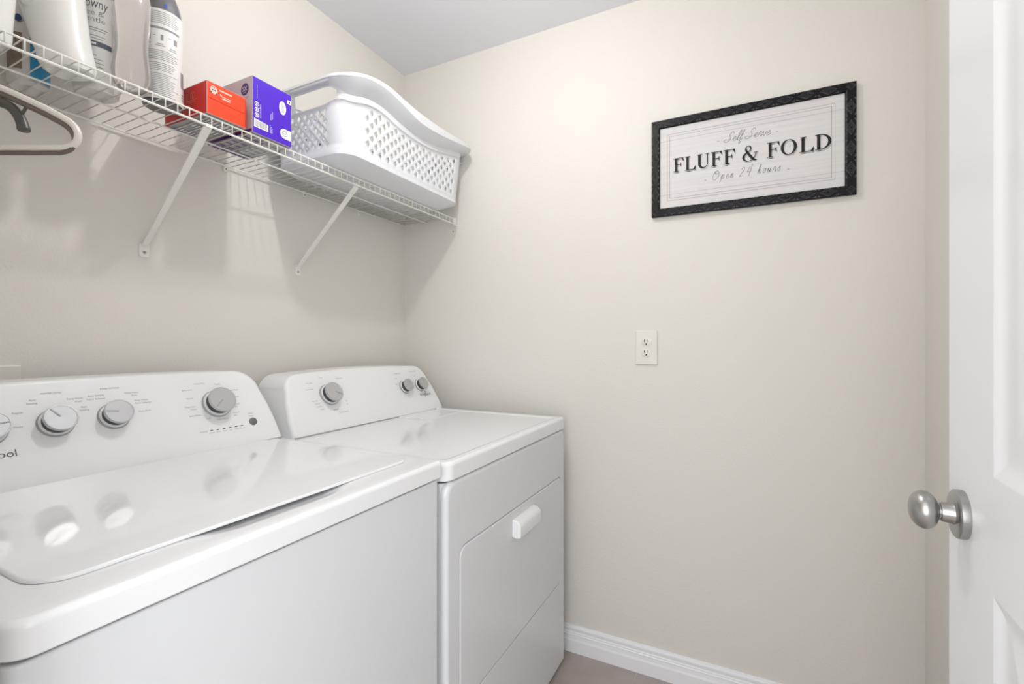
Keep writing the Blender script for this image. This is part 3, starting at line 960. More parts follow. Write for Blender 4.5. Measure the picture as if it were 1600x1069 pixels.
# ------------------------------------------------------------------ cartons
def carton(name, label, x0, x1, y0, y1, h, mats):
    """mats: bottom, top, front(-y), right, back, left"""
    bm = B()
    vs = [bm.verts.new(p) for p in ((x0,y0,RZ),(x1,y0,RZ),(x1,y1,RZ),(x0,y1,RZ),(x0,y0,RZ+h),(x1,y0,RZ+h),(x1,y1,RZ+h),(x0,y1,RZ+h))]
    for k, q in enumerate(((3,2,1,0),(4,5,6,7),(0,1,5,4),(1,2,6,5),(2,3,7,6),(3,0,4,7))):
        bm.faces.new([vs[i] for i in q]).material_index = k
    bmesh.ops.bevel(bm, geom=list(bm.edges), offset=0.0012, segments=2, profile=0.5, affect='EDGES')
    root = thing(name, label, 'box', ((x0+x1)/2, (y0+y1)/2, RZ))
    obj('carton', bm, None, root, mats=[M[k] for k in mats])
    return root
E_ = 0.0005
# purple carton
px0, px1, py0, py1, ph = -0.949, -0.834, -0.291, -0.100, 0.146
pb = carton('purple_box', 'tall purple cardboard box standing against the white basket', px0, px1, py0, py1, ph, ['kraft', 'lilac', 'purple', 'purple', 'lilac', 'lilac'])
TPf = lambda p: Vector((px0 + p[0], py0 - E_ - p[2], RZ + p[1]))
TPl = lambda p: Vector((px0 - E_ - p[2], py1 - p[0], RZ + p[1]))   # left face: p0 runs towards the camera
bm = B()
disc(bm, 0.0875, 0.099, 0.0108, 0.0185, TPf)                     # oval
poly(bm, [(0.101, 0.118), (0.1145, 0.118), (0.1145, 0.129), (0.103, 0.129)], TPf)
pl = [(0.1145, 0.018)] + [(0.094 - 0.012*math.cos(a), 0.0305 - 0.0125*math.sin(a)) for a in [math.pi/2 - math.pi*k/10 for k in range(11)]][0:0]
poly(bm, [(0.1145, 0.017)] + [(0.0935 + 0.0135*math.cos(math.radians(270-180*k/12)), 0.0305 + 0.0135*math.sin(math.radians(270-180*k/12))) for k in range(13)] + [(0.1145, 0.044)], TPf)
poly(bm, [(0.004, 0.016), (0.044, 0.016), (0.044, 0.034), (0.004, 0.038)], TPf)   # barcode field
for k in range(3):
    ringflat(bm, 0.012, 0.048 + 0.0145*k, 0.0042, 0.0062, TPf)
    disc(bm, 0.012, 0.048 + 0.0145*k, 0.0022, 0.0038, TPf, n=10)
for k in range(2):
    for q in range(8):
        disc(bm, 0.021 + 0.0025*k, 0.046 + 0.0045*q, 0.0007, 0.0014, TPf, n=6)
for k in range(3):
    for q in range(6 - k):
        disc(bm, 0.050 + 0.003*k, 0.018 + 0.0035*q, 0.0009, 0.0012, TPf, n=6)
for k in range(14):
    disc(bm, 0.013, 0.092 + 0.0026*k, 0.0006, 0.0009, TPf, n=6)
for q in range(6):
    disc(bm, 0.052, 0.052 + 0.003*q, 0.0012, 0.0011, TPf, n=6)
    disc(bm, 0.0565, 0.056 + 0.0034*q, 0.0013, 0.0013, TPf, n=6)
obj('white_print', bm, M['white'], pb)
bm = B()
xq = 0.008
while xq < 0.041:
    wq = random.choice((0.0006, 0.0009, 0.0014))
    poly(bm, [(xq, 0.0185), (xq+wq, 0.0185), (xq+wq, 0.0335), (xq, 0.0335)], TPf, 0.0003)
    xq += wq + random.choice((0.0008, 0.0013))
ringflat(bm, 0.094, 0.031, 0.0062, 0.0078, TPf, 0.0003)
ribbon(bm, catmull([(0.0895, 0.033), (0.094, 0.029), (0.0985, 0.034)], 4), 0.0012, TPf, 0.0003)
for q in range(9):
    poly(bm, [(0.0825, 0.0875+0.0026*q), (0.0925, 0.0875+0.0026*q), (0.0925, 0.0884+0.0026*q), (0.0825, 0.0884+0.0026*q)], TPf, 0.0003)
obj('barcode_print', bm, M['ink'], pb)
bm = B(); disc(bm, 0.108, 0.1235, 0.0026, 0.0030, TPf, 0.0003)
dep = py1 - py0
disc(bm, dep-0.030, ph-0.030, 0.0155, 0.0155, TPl, n=32)
pq = [(0.0, ph-0.012)] + [(0.0 + 0.125*math.cos(math.radians(a)), 0.03 + 0.105*math.sin(math.radians(a))) for a in range(88, -1, -8)] + [(0.0, 0.03)]
poly(bm, [p for p in pq], TPl)
poly(bm, [(0.002, 0.002), (dep-0.002, 0.002), (dep-0.002, 0.010), (0.002, 0.010)], TPl)
obj('deep_purple_print', bm, M['deep'], pb)
bm = B()
text(bm, '5X', 0.0165, dep-0.030, ph-0.0345, TPl, 0.0004, 'CENTER', bold=0.01)
text(bm, 'loads', 0.0060, dep-0.030, ph-0.0405, TPl, 0.0004, 'CENTER')
for k in range(4):
    ribbon(bm, [(0.045, 0.098-0.009*k), (0.085-0.004*k, 0.098-0.009*k)], 0.003, TPl, 0.0004)
obj('side_lettering', bm, M['white'], pb)
bm = B()
ribbon(bm, [(dep-0.045, ph-0.052), (dep-0.014, ph-0.052)], 0.0012, TPl, 0.0003)
ribbon(bm, [(dep-0.040, ph-0.056), (dep-0.020, ph-0.056)], 0.0010, TPl, 0.0003)
obj('caption_print', bm, M['labelink'], pb)
TPb = lambda p: Vector((px0 + p[0], py1 - p[1], RZ - E_ - p[2]))
bm = B()
poly(bm, [(0.006, 0.006), (0.109, 0.006), (0.109, 0.030), (0.006, 0.030)], TPb)
for q in range(5):
    poly(bm, [(0.006, 0.040+0.026*q), (0.060, 0.040+0.026*q), (0.060, 0.046+0.026*q), (0.006, 0.046+0.026*q)], TPb)
obj('base_print', bm, M['deep'], pb)
bm = B()
for q in range(6):
    text(bm, 'KEEP DRY', 0.014, 0.012, 0.036+0.024*q, TPb, 0.0003) if False else None
    for k in range(7):
        poly(bm, [(0.066+0.006*k, 0.038+0.024*q), (0.0695+0.006*k, 0.038+0.024*q), (0.0695+0.006*k, 0.050+0.024*q), (0.066+0.006*k, 0.050+0.024*q)], TPb)
obj('base_marks', bm, M['white'], pb)

# red carton
rx0, rx1, ry0, ry1, rh = -1.0625, -0.966, -0.290, -0.114, 0.078
rb = carton('red_box', 'low red and orange cardboard box left of the tall purple box', rx0, rx1, ry0, ry1, rh, ['kraft', 'red', 'orange', 'orange', 'red', 'red'])
TRf = lambda p: Vector((rx0 + p[0], ry0 - E_ - p[2], RZ + p[1]))
TRl = lambda p: Vector((rx0 - E_ - p[2], ry1 - p[0], RZ + p[1]))
dep = ry1 - ry0
bm = B()
star = []
for k in range(24):
    a = 2*math.pi*k/24; rad = 0.0085 if k % 2 else 0.0100
    star.append((0.0165 + rad*0.95*math.cos(a), rh-0.0175 + rad*1.05*math.sin(a)))
poly(bm, star, TRf)
ribbon(bm, [(0.030, rh-0.012), (0.060, rh-0.012)], 0.0035, TRf)
ribbon(bm, [(0.035, rh-0.0245), (0.058, rh-0.0245)], 0.0018, TRf)
ribbon(bm, [(0.036, rh-0.029), (0.056, rh-0.029)], 0.0030, TRf)
disc(bm, 0.033, rh-0.0222, 0.0026, 0.0022, TRf)
obj('white_print', bm, M['peach'], rb)
bm = B()
for (a, b, c) in ((0.0135, 0.0115, 0.0014), (0.0180, 0.0118, 0.0012), (0.0130, 0.0175, 0.0019), (0.0190, 0.0178, 0.0019), (0.0095, 0.0240, 0.0019), (0.0225, 0.0245, 0.0019)):
    poly(bm, [(a-c, rh-b-c*0.8), (a+c, rh-b-c), (a+c*0.8, rh-b+c), (a-c*0.9, rh-b+c*0.7)], TRf, 0.0003)
obj('emblem_marks', bm, M['navy'], rb)
bm = B()
ribbon(bm, [(0.003, rh*0.50), (rx1-rx0-0.003, rh*0.47)], 0.0009, TRf)
ribbon(bm, [(rx1-rx0-0.0012, 0.004), (rx1-rx0-0.0012, rh-0.004)], 0.0016, TRf)
obj('flap_seam', bm, M['red'], rb)
bm = B()
ringflat(bm, dep-0.056, rh-0.024, 0.0075, 0.0088, TRl)
ribbon(bm, [(dep-0.057, rh-0.030), (dep-0.057, rh-0.018)], 0.0016, TRl)
ribbon(bm, [(dep-0.078, rh-0.036), (dep-0.038, rh-0.036)], 0.0016, TRl)
ribbon(bm, [(dep-0.072, rh-0.040), (dep-0.044, rh-0.040)], 0.0014, TRl)
text(bm, '150', 0.012, dep-0.060, 0.012, TRl, 0, 'CENTER')
obj('side_lettering', bm, M['redprint'], rb)
TRb = lambda p: Vector((rx0 + p[0], ry1 - p[1], RZ - E_ - p[2]))
bm = B()
for q in range(3):
    poly(bm, [(0.010, 0.012+0.055*q), (0.088, 0.012+0.055*q), (0.088, 0.040+0.055*q), (0.010, 0.040+0.055*q)], TRb)
obj('base_print', bm, M['labelink'], rb)
bm = B()
for q in range(3):
    for k in range(8):
        poly(bm, [(0.014+0.009*k, 0.016+0.055*q), (0.018+0.009*k, 0.016+0.055*q), (0.018+0.009*k, 0.036+0.055*q), (0.014+0.009*k, 0.036+0.055*q)], TRb, 0.0003)
obj('base_marks', bm, M['white'], rb)

# ------------------------------------------------------------------ bottles on the shelf
def cyl_T(cx, cy, r, a_mid, sx=1.0, sy=1.0):
    """wraps (arc length, height) round an upright bottle, centred on the bearing a_mid"""
    def T(p):
        a = a_mid + p[0] / r
        q = r + p[2] + 0.0006
        return Vector((cx + q*sx*math.cos(a), cy + q*sy*math.sin(a), RZ + p[1]))
    return T
def wrap_rect(bm, T, x0, x1, z0, z1, n=10, off=0.0):
    cols = [(bm.verts.new(T((x0+(x1-x0)*k/n, z0, off))), bm.verts.new(T((x0+(x1-x0)*k/n, z1, off)))) for k in range(n+1)]
    for a, b in zip(cols, cols[1:]):
        bm.faces.new((a[0], b[0], b[1], a[1]))
camx, camy = -1.728, -1.432
def bearing(cx, cy): return math.atan2(camy-cy, camx-cx)

def bottle(name, label, cx, cy, prof, m, sx=1.0, sy=1.0, rot=0.0, n=40):
    root = thing(name, label, 'bottle', (cx, cy, RZ))
    bm = B()
    ca, sa = math.cos(rot), math.sin(rot)
    T = lambda p: Vector((cx + p[0]*ca - p[1]*sa, cy + p[0]*sa + p[1]*ca, RZ + p[2]))
    lathe(bm, prof, T, n, sx=sx, sy=sy)
    obj('bottle_body', bm, m, root, smooth=True)
    return root
# smoky bottle with printed back label
cx, cy, r = -1.120, -0.217, 0.0395
b6 = bottle('detergent_bottle', 'smoky grey bottle with a densely printed white back label beside the red box', cx, cy,
    [(0, 0.003), (r*0.55, 0.003), (r*0.8, 0.0), (r*0.93, 0.002), (r, 0.010), (r, 0.190), (r*0.96, 0.213), (r*0.85, 0.236), (r*0.62, 0.262), (r*0.42, 0.275), (r*0.42, 0.285), (0, 0.285)], M['smoke'])
bm = B(); lathe(bm, [(0, 0.285), (r*0.5, 0.285), (r*0.5, 0.315), (0, 0.315)], lambda p: Vector((cx, cy, RZ)) + Vector(p), 28)
obj('cap', bm, M['bluecap'], b6, smooth=True)
TL = cyl_T(cx, cy, r, bearing(cx, cy))
bm = B(); wrap_rect(bm, TL, -0.066, 0.066, 0.006, 0.208, 30)
lab = obj('back_label', bm, M['label'], b6, smooth=True)
bm = B()
yl = 0.200
for k in range(7):
    x1_ = random.uniform(0.024, 0.034)
    wrap_rect(bm, TL, -0.028, x1_, yl-0.0042*k, yl-0.0042*k+0.0014, 10, 0.0003)
wrap_rect(bm, TL, -0.030, 0.035, 0.162, 0.167, 10, 0.0003)
for x_, w_ in ((-0.026, 0.004), (-0.003, 0.005), (0.022, 0.007)):
    wrap_rect(bm, TL, x_, x_+w_, 0.137, 0.150, 3, 0.0003)
for x_ in (-0.017, 0.011):
    wrap_rect(bm, TL, x_, x_+0.005, 0.146, 0.1475, 3, 0.0003)
for (x_, z_, w_) in ((-0.028, 0.128, 0.007), (-0.010, 0.128, 0.012), (-0.013, 0.124, 0.018), (0.014, 0.124, 0.013), (0.012, 0.120, 0.016)):
    wrap_rect(bm, TL, x_, x_+w_, z_, z_+0.0016, 4, 0.0003)
for k in range(26):
    z_ = 0.113 - 0.0040*k
    if z_ < 0.010: break
    if k in (6, 12): continue
    wrap_rect(bm, TL, -0.028, random.uniform(0.014, 0.033), z_, z_+0.0013, 10, 0.0003)
obj('label_lettering', bm, M['labelink'], lab)
bm = B()
for k in range(13):
    wrap_rect(bm, TL, 0.040, 0.054, 0.050+0.0028*k, 0.0515+0.0028*k, 3, 0.0003)
for k in range(3):
    wrap_rect(bm, TL, 0.044, 0.054, 0.022+0.006*k, 0.0245+0.006*k, 3, 0.0003)
obj('barcode_print', bm, M['inkdark'], lab)
bm = B(); wrap_rect(bm, TL, 0.004, 0.010, 0.2150, 0.2230, 3, -0.0022)  # blue reflection in the bottle shoulder, painted as a small patch
obj('blue_cap_reflection', bm, M['bluecap'], b6)
bm = B(); lathe(bm, [(0, -0.0004), (r*0.80, -0.0004), (r*0.80, 0.001), (0, 0.001)], lambda p: Vector((cx, cy, RZ)) + Vector(p), 28)
obj('bottle_base', bm, M['smokebase'], b6)

# clear empty bottle in front
cx, cy, r = -1.196, -0.250, 0.0335
b5 = bottle('clear_bottle', 'empty cloudy clear bottle at the shelf edge, without a label', cx, cy,
    [(0, 0.004), (r*0.5, 0.003), (r*0.72, 0.0), (r*0.86, 0.004), (r*0.97, 0.018), (r, 0.036), (r*0.93, 0.060), (r*0.86, 0.085), (r*0.90, 0.115), (r*0.98, 0.150), (r, 0.190), (r*0.9, 0.215), (r*0.6, 0.245), (r*0.42, 0.262), (r*0.42, 0.275), (0, 0.275)], M['clear'], sx=1.0, sy=1.0)
bm = B(); lathe(bm, [(0, 0.275), (r*0.5, 0.275), (r*0.5, 0.300), (0, 0.300)], lambda p: Vector((cx, cy, RZ)) + Vector(p), 28)
obj('cap', bm, M['capwhite'], b5, smooth=True)

# softener bottle with the name label
cx, cy, r = -1.216, -0.150, 0.0400
b4 = bottle('softener_bottle', 'off-white fabric softener bottle with dark lettering behind the clear bottle', cx, cy,
    [(0, 0.004), (r*0.6, 0.003), (r*0.85, 0.0), (r*0.95, 0.003), (r, 0.014), (r, 0.06), (r*0.985, 0.13), (r*0.97, 0.20), (r*0.9, 0.235), (r*0.6, 0.265), (r*0.42, 0.28), (0, 0.28)], M['jugback'])
bm = B(); lathe(bm, [(0, 0.28), (r*0.5, 0.28), (r*0.5, 0.305), (0, 0.305)], lambda p: Vector((cx, cy, RZ)) + Vector(p), 28)
obj('cap', bm, M['capwhite'], b4, smooth=True)
TL = cyl_T(cx, cy, r, bearing(cx, cy) + 0.0)
bm = B(); wrap_rect(bm, TL, -0.048, 0.026, 0.012, 0.222, 22)
lab = obj('front_label', bm, M['label'], b4, smooth=True)
bm = B()
text(bm, 'Downy', 0.030, 0.0175, 0.172, TL, 0.0003, 'RIGHT', shear=0.15, xs=0.56)
obj('name_lettering', bm, M['inkdark'], lab)
bm = B()
text(bm, 'free &', 0.0160, 0.012, 0.156, TL, 0.0003, 'RIGHT')
text(bm, 'gentle', 0.0160, 0.014, 0.142, TL, 0.0003, 'RIGHT')
for z_, x0_, x1_ in ((0.128, -0.022, 0.008), (0.123, -0.020, 0.004), (0.112, -0.024, 0.004), (0.106, -0.020, 0.0), (0.070, -0.02, -0.010), (0.062, -0.018, 0.0), (0.054, -0.018, 0.002), (0.046, -0.020, 0.002), (0.038, -0.018, 0.0)):
    wrap_rect(bm, TL, x0_+0.003, x1_+0.010, z_, z_+0.0016, 6, 0.0003)
obj('label_lettering', bm, M['labelink'], lab)
bm = B(); wrap_rect(bm, TL, -0.030, 0.0258, 0.090, 0.1015, 14, 0.0003)
obj('label_band', bm, M['labelband'], lab)
bm = B(); wrap_rect(bm, TL, -0.024, -0.001, 0.0935, 0.098, 10, 0.0006)
obj('band_lettering', bm, M['white'], lab)

# big white jug with handle, centre
def jug(name, label, cx, cy, a, b, hgt, m, hdir, SEC):
    root = thing(name, label, 'bottle', (cx, cy, RZ))
    bm = B()
    n = 44
    ca, sa = math.cos(hdir), math.sin(hdir)
    loops = []
    for (k, z, sh) in SEC:
        lp = []
        for q in range(n):
            t = 2*math.pi*q/n
            c_, s_ = math.cos(t), math.sin(t)
            e = 2.6
            rx = a*k*math.copysign(abs(c_)**(2/e), c_) + sh
            ry = b*min(k, 1)*math.copysign(abs(s_)**(2/e), s_)
            lp.append(Vector((cx + rx*ca - ry*sa, cy + rx*sa + ry*ca, RZ + z*hgt/0.29)))
        loops.append(lp)
    loft(bm, loops)
    obj('bottle_body', bm, m, root, smooth=True)
    bm = B(); lathe(bm, [(0, 0.29), (0.019, 0.29), (0.019, 0.32), (0, 0.32)], lambda p: Vector((cx + SEC[-1][2]*ca, cy + SEC[-1][2]*sa, RZ)) + Vector(p), 28)
    obj('cap', bm, M['capwhite'], root, smooth=True)
    return root
side = math.atan2(-0.893, 0.4501)      # image-right direction on the ground
SEC3 = [(0.50, 0.004, 0), (0.72, 0.0, 0), (0.84, 0.003, 0), (0.92, 0.014, -0.002), (0.93, 0.03, -0.006), (0.95, 0.05, -0.012), (0.99, 0.08, -0.020), (1.05, 0.105, -0.026), (1.12, 0.135, -0.033), (1.14, 0.165, -0.037), (1.08, 0.20, -0.036), (0.90, 0.235, -0.030), (0.60, 0.262, -0.020), (0.36, 0.278, -0.016), (0.36, 0.292, -0.016)]
b3 = jug('detergent_jug', 'large glossy white jug with an oval grip hollow behind the shelf edge', -1.283, -0.206, 0.0500, 0.0370, 0.29, M['jug'], side, SEC3)
Tj = lambda p: Vector((-1.283, -0.206, RZ)) + Vector((math.cos(side), math.sin(side), 0))*p[0] + Vector((math.cos(side-math.pi/2), math.sin(side-math.pi/2), 0))*p[2] + Vector((0, 0, p[1]))
bm = B()
loops = []
for ins, off in ((0.0, -0.001), (0.003, 0.0018), (0.006, 0.0020), (0.010, 0.0006), (0.013, -0.0002)):
    loops.append([Tj((-0.044 + (0.029-ins)*math.cos(2*math.pi*q/36), 0.163 + (0.054-ins)*math.sin(2*math.pi*q/36), 0.0366 + off)) for q in range(36)])
loft(bm, loops, False, True)
bmesh.ops.recalc_face_normals(bm, faces=bm.faces)
obj('grip_hollow', bm, M['jug'], b3, smooth=True)
# leftmost white jug
SEC1 = [(0.60, 0.004, 0), (0.80, 0.0, 0), (0.88, 0.003, 0), (0.93, 0.014, 0), (0.95, 0.04, 0), (1.0, 0.08, 0.001), (1.08, 0.13, 0.002), (1.10, 0.17, 0.002), (1.0, 0.21, 0), (0.8, 0.245, 0), (0.5, 0.27, 0), (0.38, 0.28, 0), (0.38, 0.292, 0)]
b1 = jug('white_jug', 'plain white jug cut off by the left edge of the photo', -1.404, -0.190, 0.050, 0.034, 0.29, M['jug'], side, SEC1)
# blue-labelled bottle peeking out between the two jugs
cx, cy, r = -1.293, -0.047, 0.0340
b2 = bottle('blue_bottle', 'bottle with sky-blue label half hidden between the two white jugs', cx, cy,
    [(0, 0.004), (r*0.8, 0.0), (r, 0.008), (r*1.0, 0.08), (r*0.98, 0.12), (r*0.8, 0.17), (r*0.55, 0.215), (r*0.4, 0.24), (0, 0.24)], M['bluewhite'])
TL = cyl_T(cx, cy, r, bearing(cx, cy))
bm = B(); wrap_rect(bm, TL, 0.002, 0.042, 0.012, 0.150, 14, 0.0006)
lab = obj('blue_label', bm, M['bluebottle'], b2, smooth=True)
bm = B(); wrap_rect(bm, TL, -0.040, -0.010, 0.030, 0.105, 12, 0.0006)
obj('brown_label', bm, M['brown'], b2, smooth=True)
bm = B()
c_ = [TL((-0.016 + 0.006*math.cos(2*math.pi*k/20), 0.135 + 0.008*math.sin(2*math.pi*k/20), 0.0008)) for k in range(20)]
bm.faces.new([bm.verts.new(p) for p in c_])
obj('round_mark', bm, M['navy'], b2)
bm = B(); wrap_rect(bm, TL, 0.012, 0.030, 0.070, 0.076, 6, 0.0009)
obj('label_stripe', bm, M['white'], b2)

# ------------------------------------------------------------------ hanger on the lower rail
rt = Vector((0.4501, -0.893, 0)); 
HE = Vector((-1.379, -0.500, 1.518))       # outer end of the arm
hc = HE - rt*0.205                          # under the hook
hang = thing('clothes_hanger', 'white plastic clothes hanger with painted shade on its underside, hanging below the shelf at far left', 'hanger', (hc.x, hc.y, 1.49))
TH = lambda p: HE + rt*p[0] + Vector((0, 0, p[1])) + Vector((0.893, 0.4501, 0))*p[2]
def hpath(off):
    e = 0.0
    arm = [(-0.200, 0.105-off), (-0.1215, 0.0775-off), (-0.060, 0.0500-off), (-0.030, 0.0345-off), (-0.014, 0.0250), (-0.004, 0.0150), (0.0, 0.0025), (-0.005, -0.0095), (-0.018, -0.0155), (-0.040, -0.0165), (-0.12, -0.0165), (-0.200, -0.0165)]
    return arm
def full(off):
    a = hpath(off)
    L_ = catmull([(p[0], p[1], 0) for p in a], 6)
    mirror = [Vector((-0.410 - p.x, p.y, 0)) for p in L_]
    return L_ + mirror[::-1]
bm = B()
tube(bm, [TH(p) for p in full(0.0)], 0.0050, 8, closed=True)
obj('hanger_frame', bm, M['hanger'], hang, smooth=True)
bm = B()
tube(bm, [TH((p.x-0.0052, p.y-0.0072, 0)) for p in full(0.0)], 0.0036, 8, closed=True)  # dark tube standing in for shade on the bar's underside
obj('underside_shade', bm, M['hangershade'], hang, smooth=True)
for s_ in (0, 1):
    fx = (lambda x: x) if s_ == 0 else (lambda x: -0.410 - x)
    bm = B()
    hk = catmull([(-0.155, 0.062, 0), (-0.125, 0.0565, 0), (-0.105, 0.0480, 0), (-0.092, 0.0330, 0), (-0.0855, 0.0170, 0), (-0.084, 0.0095, 0)], 5)
    tube(bm, [TH((fx(p.x), p.y, 0)) for p in hk], [0.0075]*(len(hk)-6) + [0.0078, 0.0080, 0.0082, 0.0080, 0.0072, 0.0050], 12)
    tube(bm, [TH((fx(-0.088), 0.036, 0)), TH((fx(-0.079), 0.0500, 0))], 0.0022, 6)
    tube(bm, [TH((fx(-0.120), 0.060, 0)), TH((fx(-0.116), 0.0700, 0))], 0.0022, 6)
    obj('strap_hook', bm, M['hangerhook'], hang, smooth=True)
bm = B()
hk = []
for k in range(15):
    a = math.radians(-60 + 240*k/14)
    hk.append((-0.205 + 0.0125*math.cos(a) - 0.004, 0.186 + 0.0125*math.sin(a), 0))
pth = [(-0.205, 0.100, 0), (-0.205, 0.150, 0), (-0.203, 0.166, 0)] + hk
tube(bm, [TH(p) for p in catmull(pth, 3)], 0.0015, 8)
obj('hook', bm, M['steel'], hang, smooth=True)

# ------------------------------------------------------------------ outlets
def duplex(name, label, T, group=None, loc=None):
    root = thing(name, label, 'outlet', loc)
    bm = B(); slab(bm, (-0.039, 0.039, -0.062, 0.062), 0.004, 0.0, 0.0062, 0.0042, n=4, T=T)
    bmesh.ops.recalc_face_normals(bm, faces=bm.faces)
    obj('cover_plate', bm, M['plate'], root, smooth=True)
    for dz in (0.0195, -0.0195):
        bm = B()
        pts = []
        for k in range(32):
            a = 2*math.pi*k/32
            pts.append((0.0172*math.cos(a), max(-0.0135, min(0.0135, 0.0172*math.sin(a)))))
        loft(bm, [[T((x_, y_+dz, 0.0050)) for x_, y_ in pts], [T((x_, y_+dz, 0.0078)) for x_, y_ in pts], [T((x_*0.95, y_*0.95+dz, 0.0082)) for x_, y_ in pts]])
        bmesh.ops.recalc_face_normals(bm, faces=bm.faces)
        f = obj('socket', bm, M['plate'], root, smooth=True)
        bm = B()
        for x_ in (-0.0065, 0.0065):
            poly(bm, [(x_-0.0012, dz+0.000), (x_+0.0012, dz+0.000), (x_+0.0012, dz+0.009), (x_-0.0012, dz+0.009)], T, 0.0084)
        disc(bm, 0, dz-0.0070, 0.0029, 0.0029, T, 0.0084, 14)
        obj('slots', bm, M['slot'], f)
    bm = B(); lathe(bm, [(0, 0.006), (0.0030, 0.006), (0.0025, 0.0072), (0, 0.0075)], T, 12)
    bmesh.ops.recalc_face_normals(bm, faces=bm.faces)
    obj('screw', bm, M['plate'], root, smooth=True)
    return root
duplex('wall_outlet', 'duplex outlet with beige cover plate on the wall below the framed sign', lambda p: Vector((-0.0003 - p[2], -1.1035 - p[0], 1.180 + p[1])), loc=(0, -1.1035, 1.118))
duplex('washer_outlet', 'beige outlet plate on the back wall just above the washer console', lambda p: Vector((-1.330 + p[0], -0.0003 - p[2], 1.088 + p[1])), loc=(-1.330, 0, 1.026))

# ------------------------------------------------------------------ framed sign
sign = thing('framed_sign', 'framed sign reading Self Serve Fluff & Fold Open 24 hours', 'sign', (0, -1.4215, 1.6415))
Y0, Y1, Z0, Z1 = -1.124, -1.719, 1.6415, 1.979       # left/right, bottom/top
SW, SH = Y0 - Y1, Z1 - Z0
TS = lambda p: Vector((-0.002 - p[2], Y0 - p[0], Z0 + p[1]))
FWd = 0.0285
bm = B()
loops = []
for ins, z in ((0.001, 0.0), (0.0, 0.003), (0.0, 0.014), (0.002, 0.017), (0.005, 0.0175), (FWd-0.005, 0.0175), (FWd-0.002, 0.016), (FWd, 0.012), (FWd, 0.006)):
    loops.append([TS((ins, ins, z)), TS((SW-ins, ins, z)), TS((SW-ins, SH-ins, z)), TS((ins, SH-ins, z))])
loft(bm, loops, True, False)
bmesh.ops.recalc_face_normals(bm, faces=bm.faces)
fr = obj('frame', bm, M['frame'], sign)
# carved diamonds
bm = B()
def dia(bm, a, b, z0, z1, wd):
    loops = []
    for s_, z in ((1.0, z0), (1.0-wd/2, z1), (1.0-wd, z0)):
        loops.append([(a*s_, 0, z), (0, b*s_, z), (-a*s_, 0, z), (0, -b*s_, z)])
    loft(bm, loops, False, False)
dia(bm, 0.0128, 0.0235, 0.0, 0.0019, 0.20); dia(bm, 0.0088, 0.0160, 0.0, 0.0020, 0.26); dia(bm, 0.0048, 0.0085, 0.0, 0.0022, 0.45)
me0 = bpy.data.meshes.new('carved_corner_diamond'); bmesh.ops.recalc_face_normals(bm, faces=bm.faces); bm.to_mesh(me0); me0.materials.append(M['frameglint'])
for sx_ in (-1, 1):
    for sy_ in (-1, 1):
        loft(bm, [[(sx_*0.0125, sy_*0.0265, 0), (sx_*0.0125, sy_*0.0170, 0), (sx_*0.0075, sy_*0.0265, 0)], [(sx_*0.0115, sy_*0.0255, 0.0014), (sx_*0.0115, sy_*0.0200, 0.0014), (sx_*0.0090, sy_*0.0255, 0.0014)]], False, True)
bmesh.ops.recalc_face_normals(bm, faces=bm.faces)
me = bpy.data.meshes.new('carved_diamond'); bm.to_mesh(me); bm.free(); me.materials.append(M['frameglint'])
so = Vector(sign['o_w'])
def motif(px_, pz_, rot, mm=None):
    o = bpy.data.objects.new('carved_diamond', mm or me); COL.objects.link(o); o.parent = fr
    Rm = Matrix(((0, 0, -1), (-1, 0, 0), (0, 1, 0))).to_4x4()      # local x -> -Y, y -> Z, z -> -X
    o.matrix_local = Matrix.Translation(TS((px_, pz_, 0.0174)) - so) @ Rm @ Matrix.Rotation(rot, 4, 'Z') @ Matrix.Diagonal((1, 0.55 if mm is me0 else 1, 1, 1))
nv = 6
for k in range(nv):
    pz_ = FWd/2 + (SH - FWd) * k/(nv-1)
    for px_ in (FWd/2, SW-FWd/2): motif(px_, pz_, 0, me0 if k in (0, nv-1) else me)
nh = 11
for k in range(1, nh-1):
    px_ = FWd/2 + (SW - FWd) * k/(nh-1)
    for pz_ in (FWd/2, SH-FWd/2): motif(px_, pz_, math.pi/2)
# board, lines, lettering
bm = B(); b0 = FWd-0.002
loft(bm, [[TS((b0, b0, z)), TS((SW-b0, b0, z)), TS((SW-b0, SH-b0, z)), TS((b0, SH-b0, z))] for z in (0.003, 0.009)])
bmesh.ops.recalc_face_normals(bm, faces=bm.faces)
bd = obj('printed_board', bm, M['board'], sign)
ZP = 0.0094
bm = B()
for ins in (FWd+0.0245, FWd+0.0325):
    o_, w_ = ins, 0.0010
    for a, b in (((o_, o_), (SW-o_, o_)), ((SW-o_, o_), (SW-o_, SH-o_)), ((SW-o_, SH-o_), (o_, SH-o_)), ((o_, SH-o_), (o_, o_))):
        ribbon(bm, [a, b], w_, TS, ZP)
for z_ in (0.074, 0.262):
    ribbon(bm, [(FWd, z_), (SW*0.35, z_+0.001), (SW*0.7, z_-0.001), (SW-FWd, z_)], 0.0007, TS, ZP-0.0001)
obj('border_lines', bm, M['thinline'], bd)

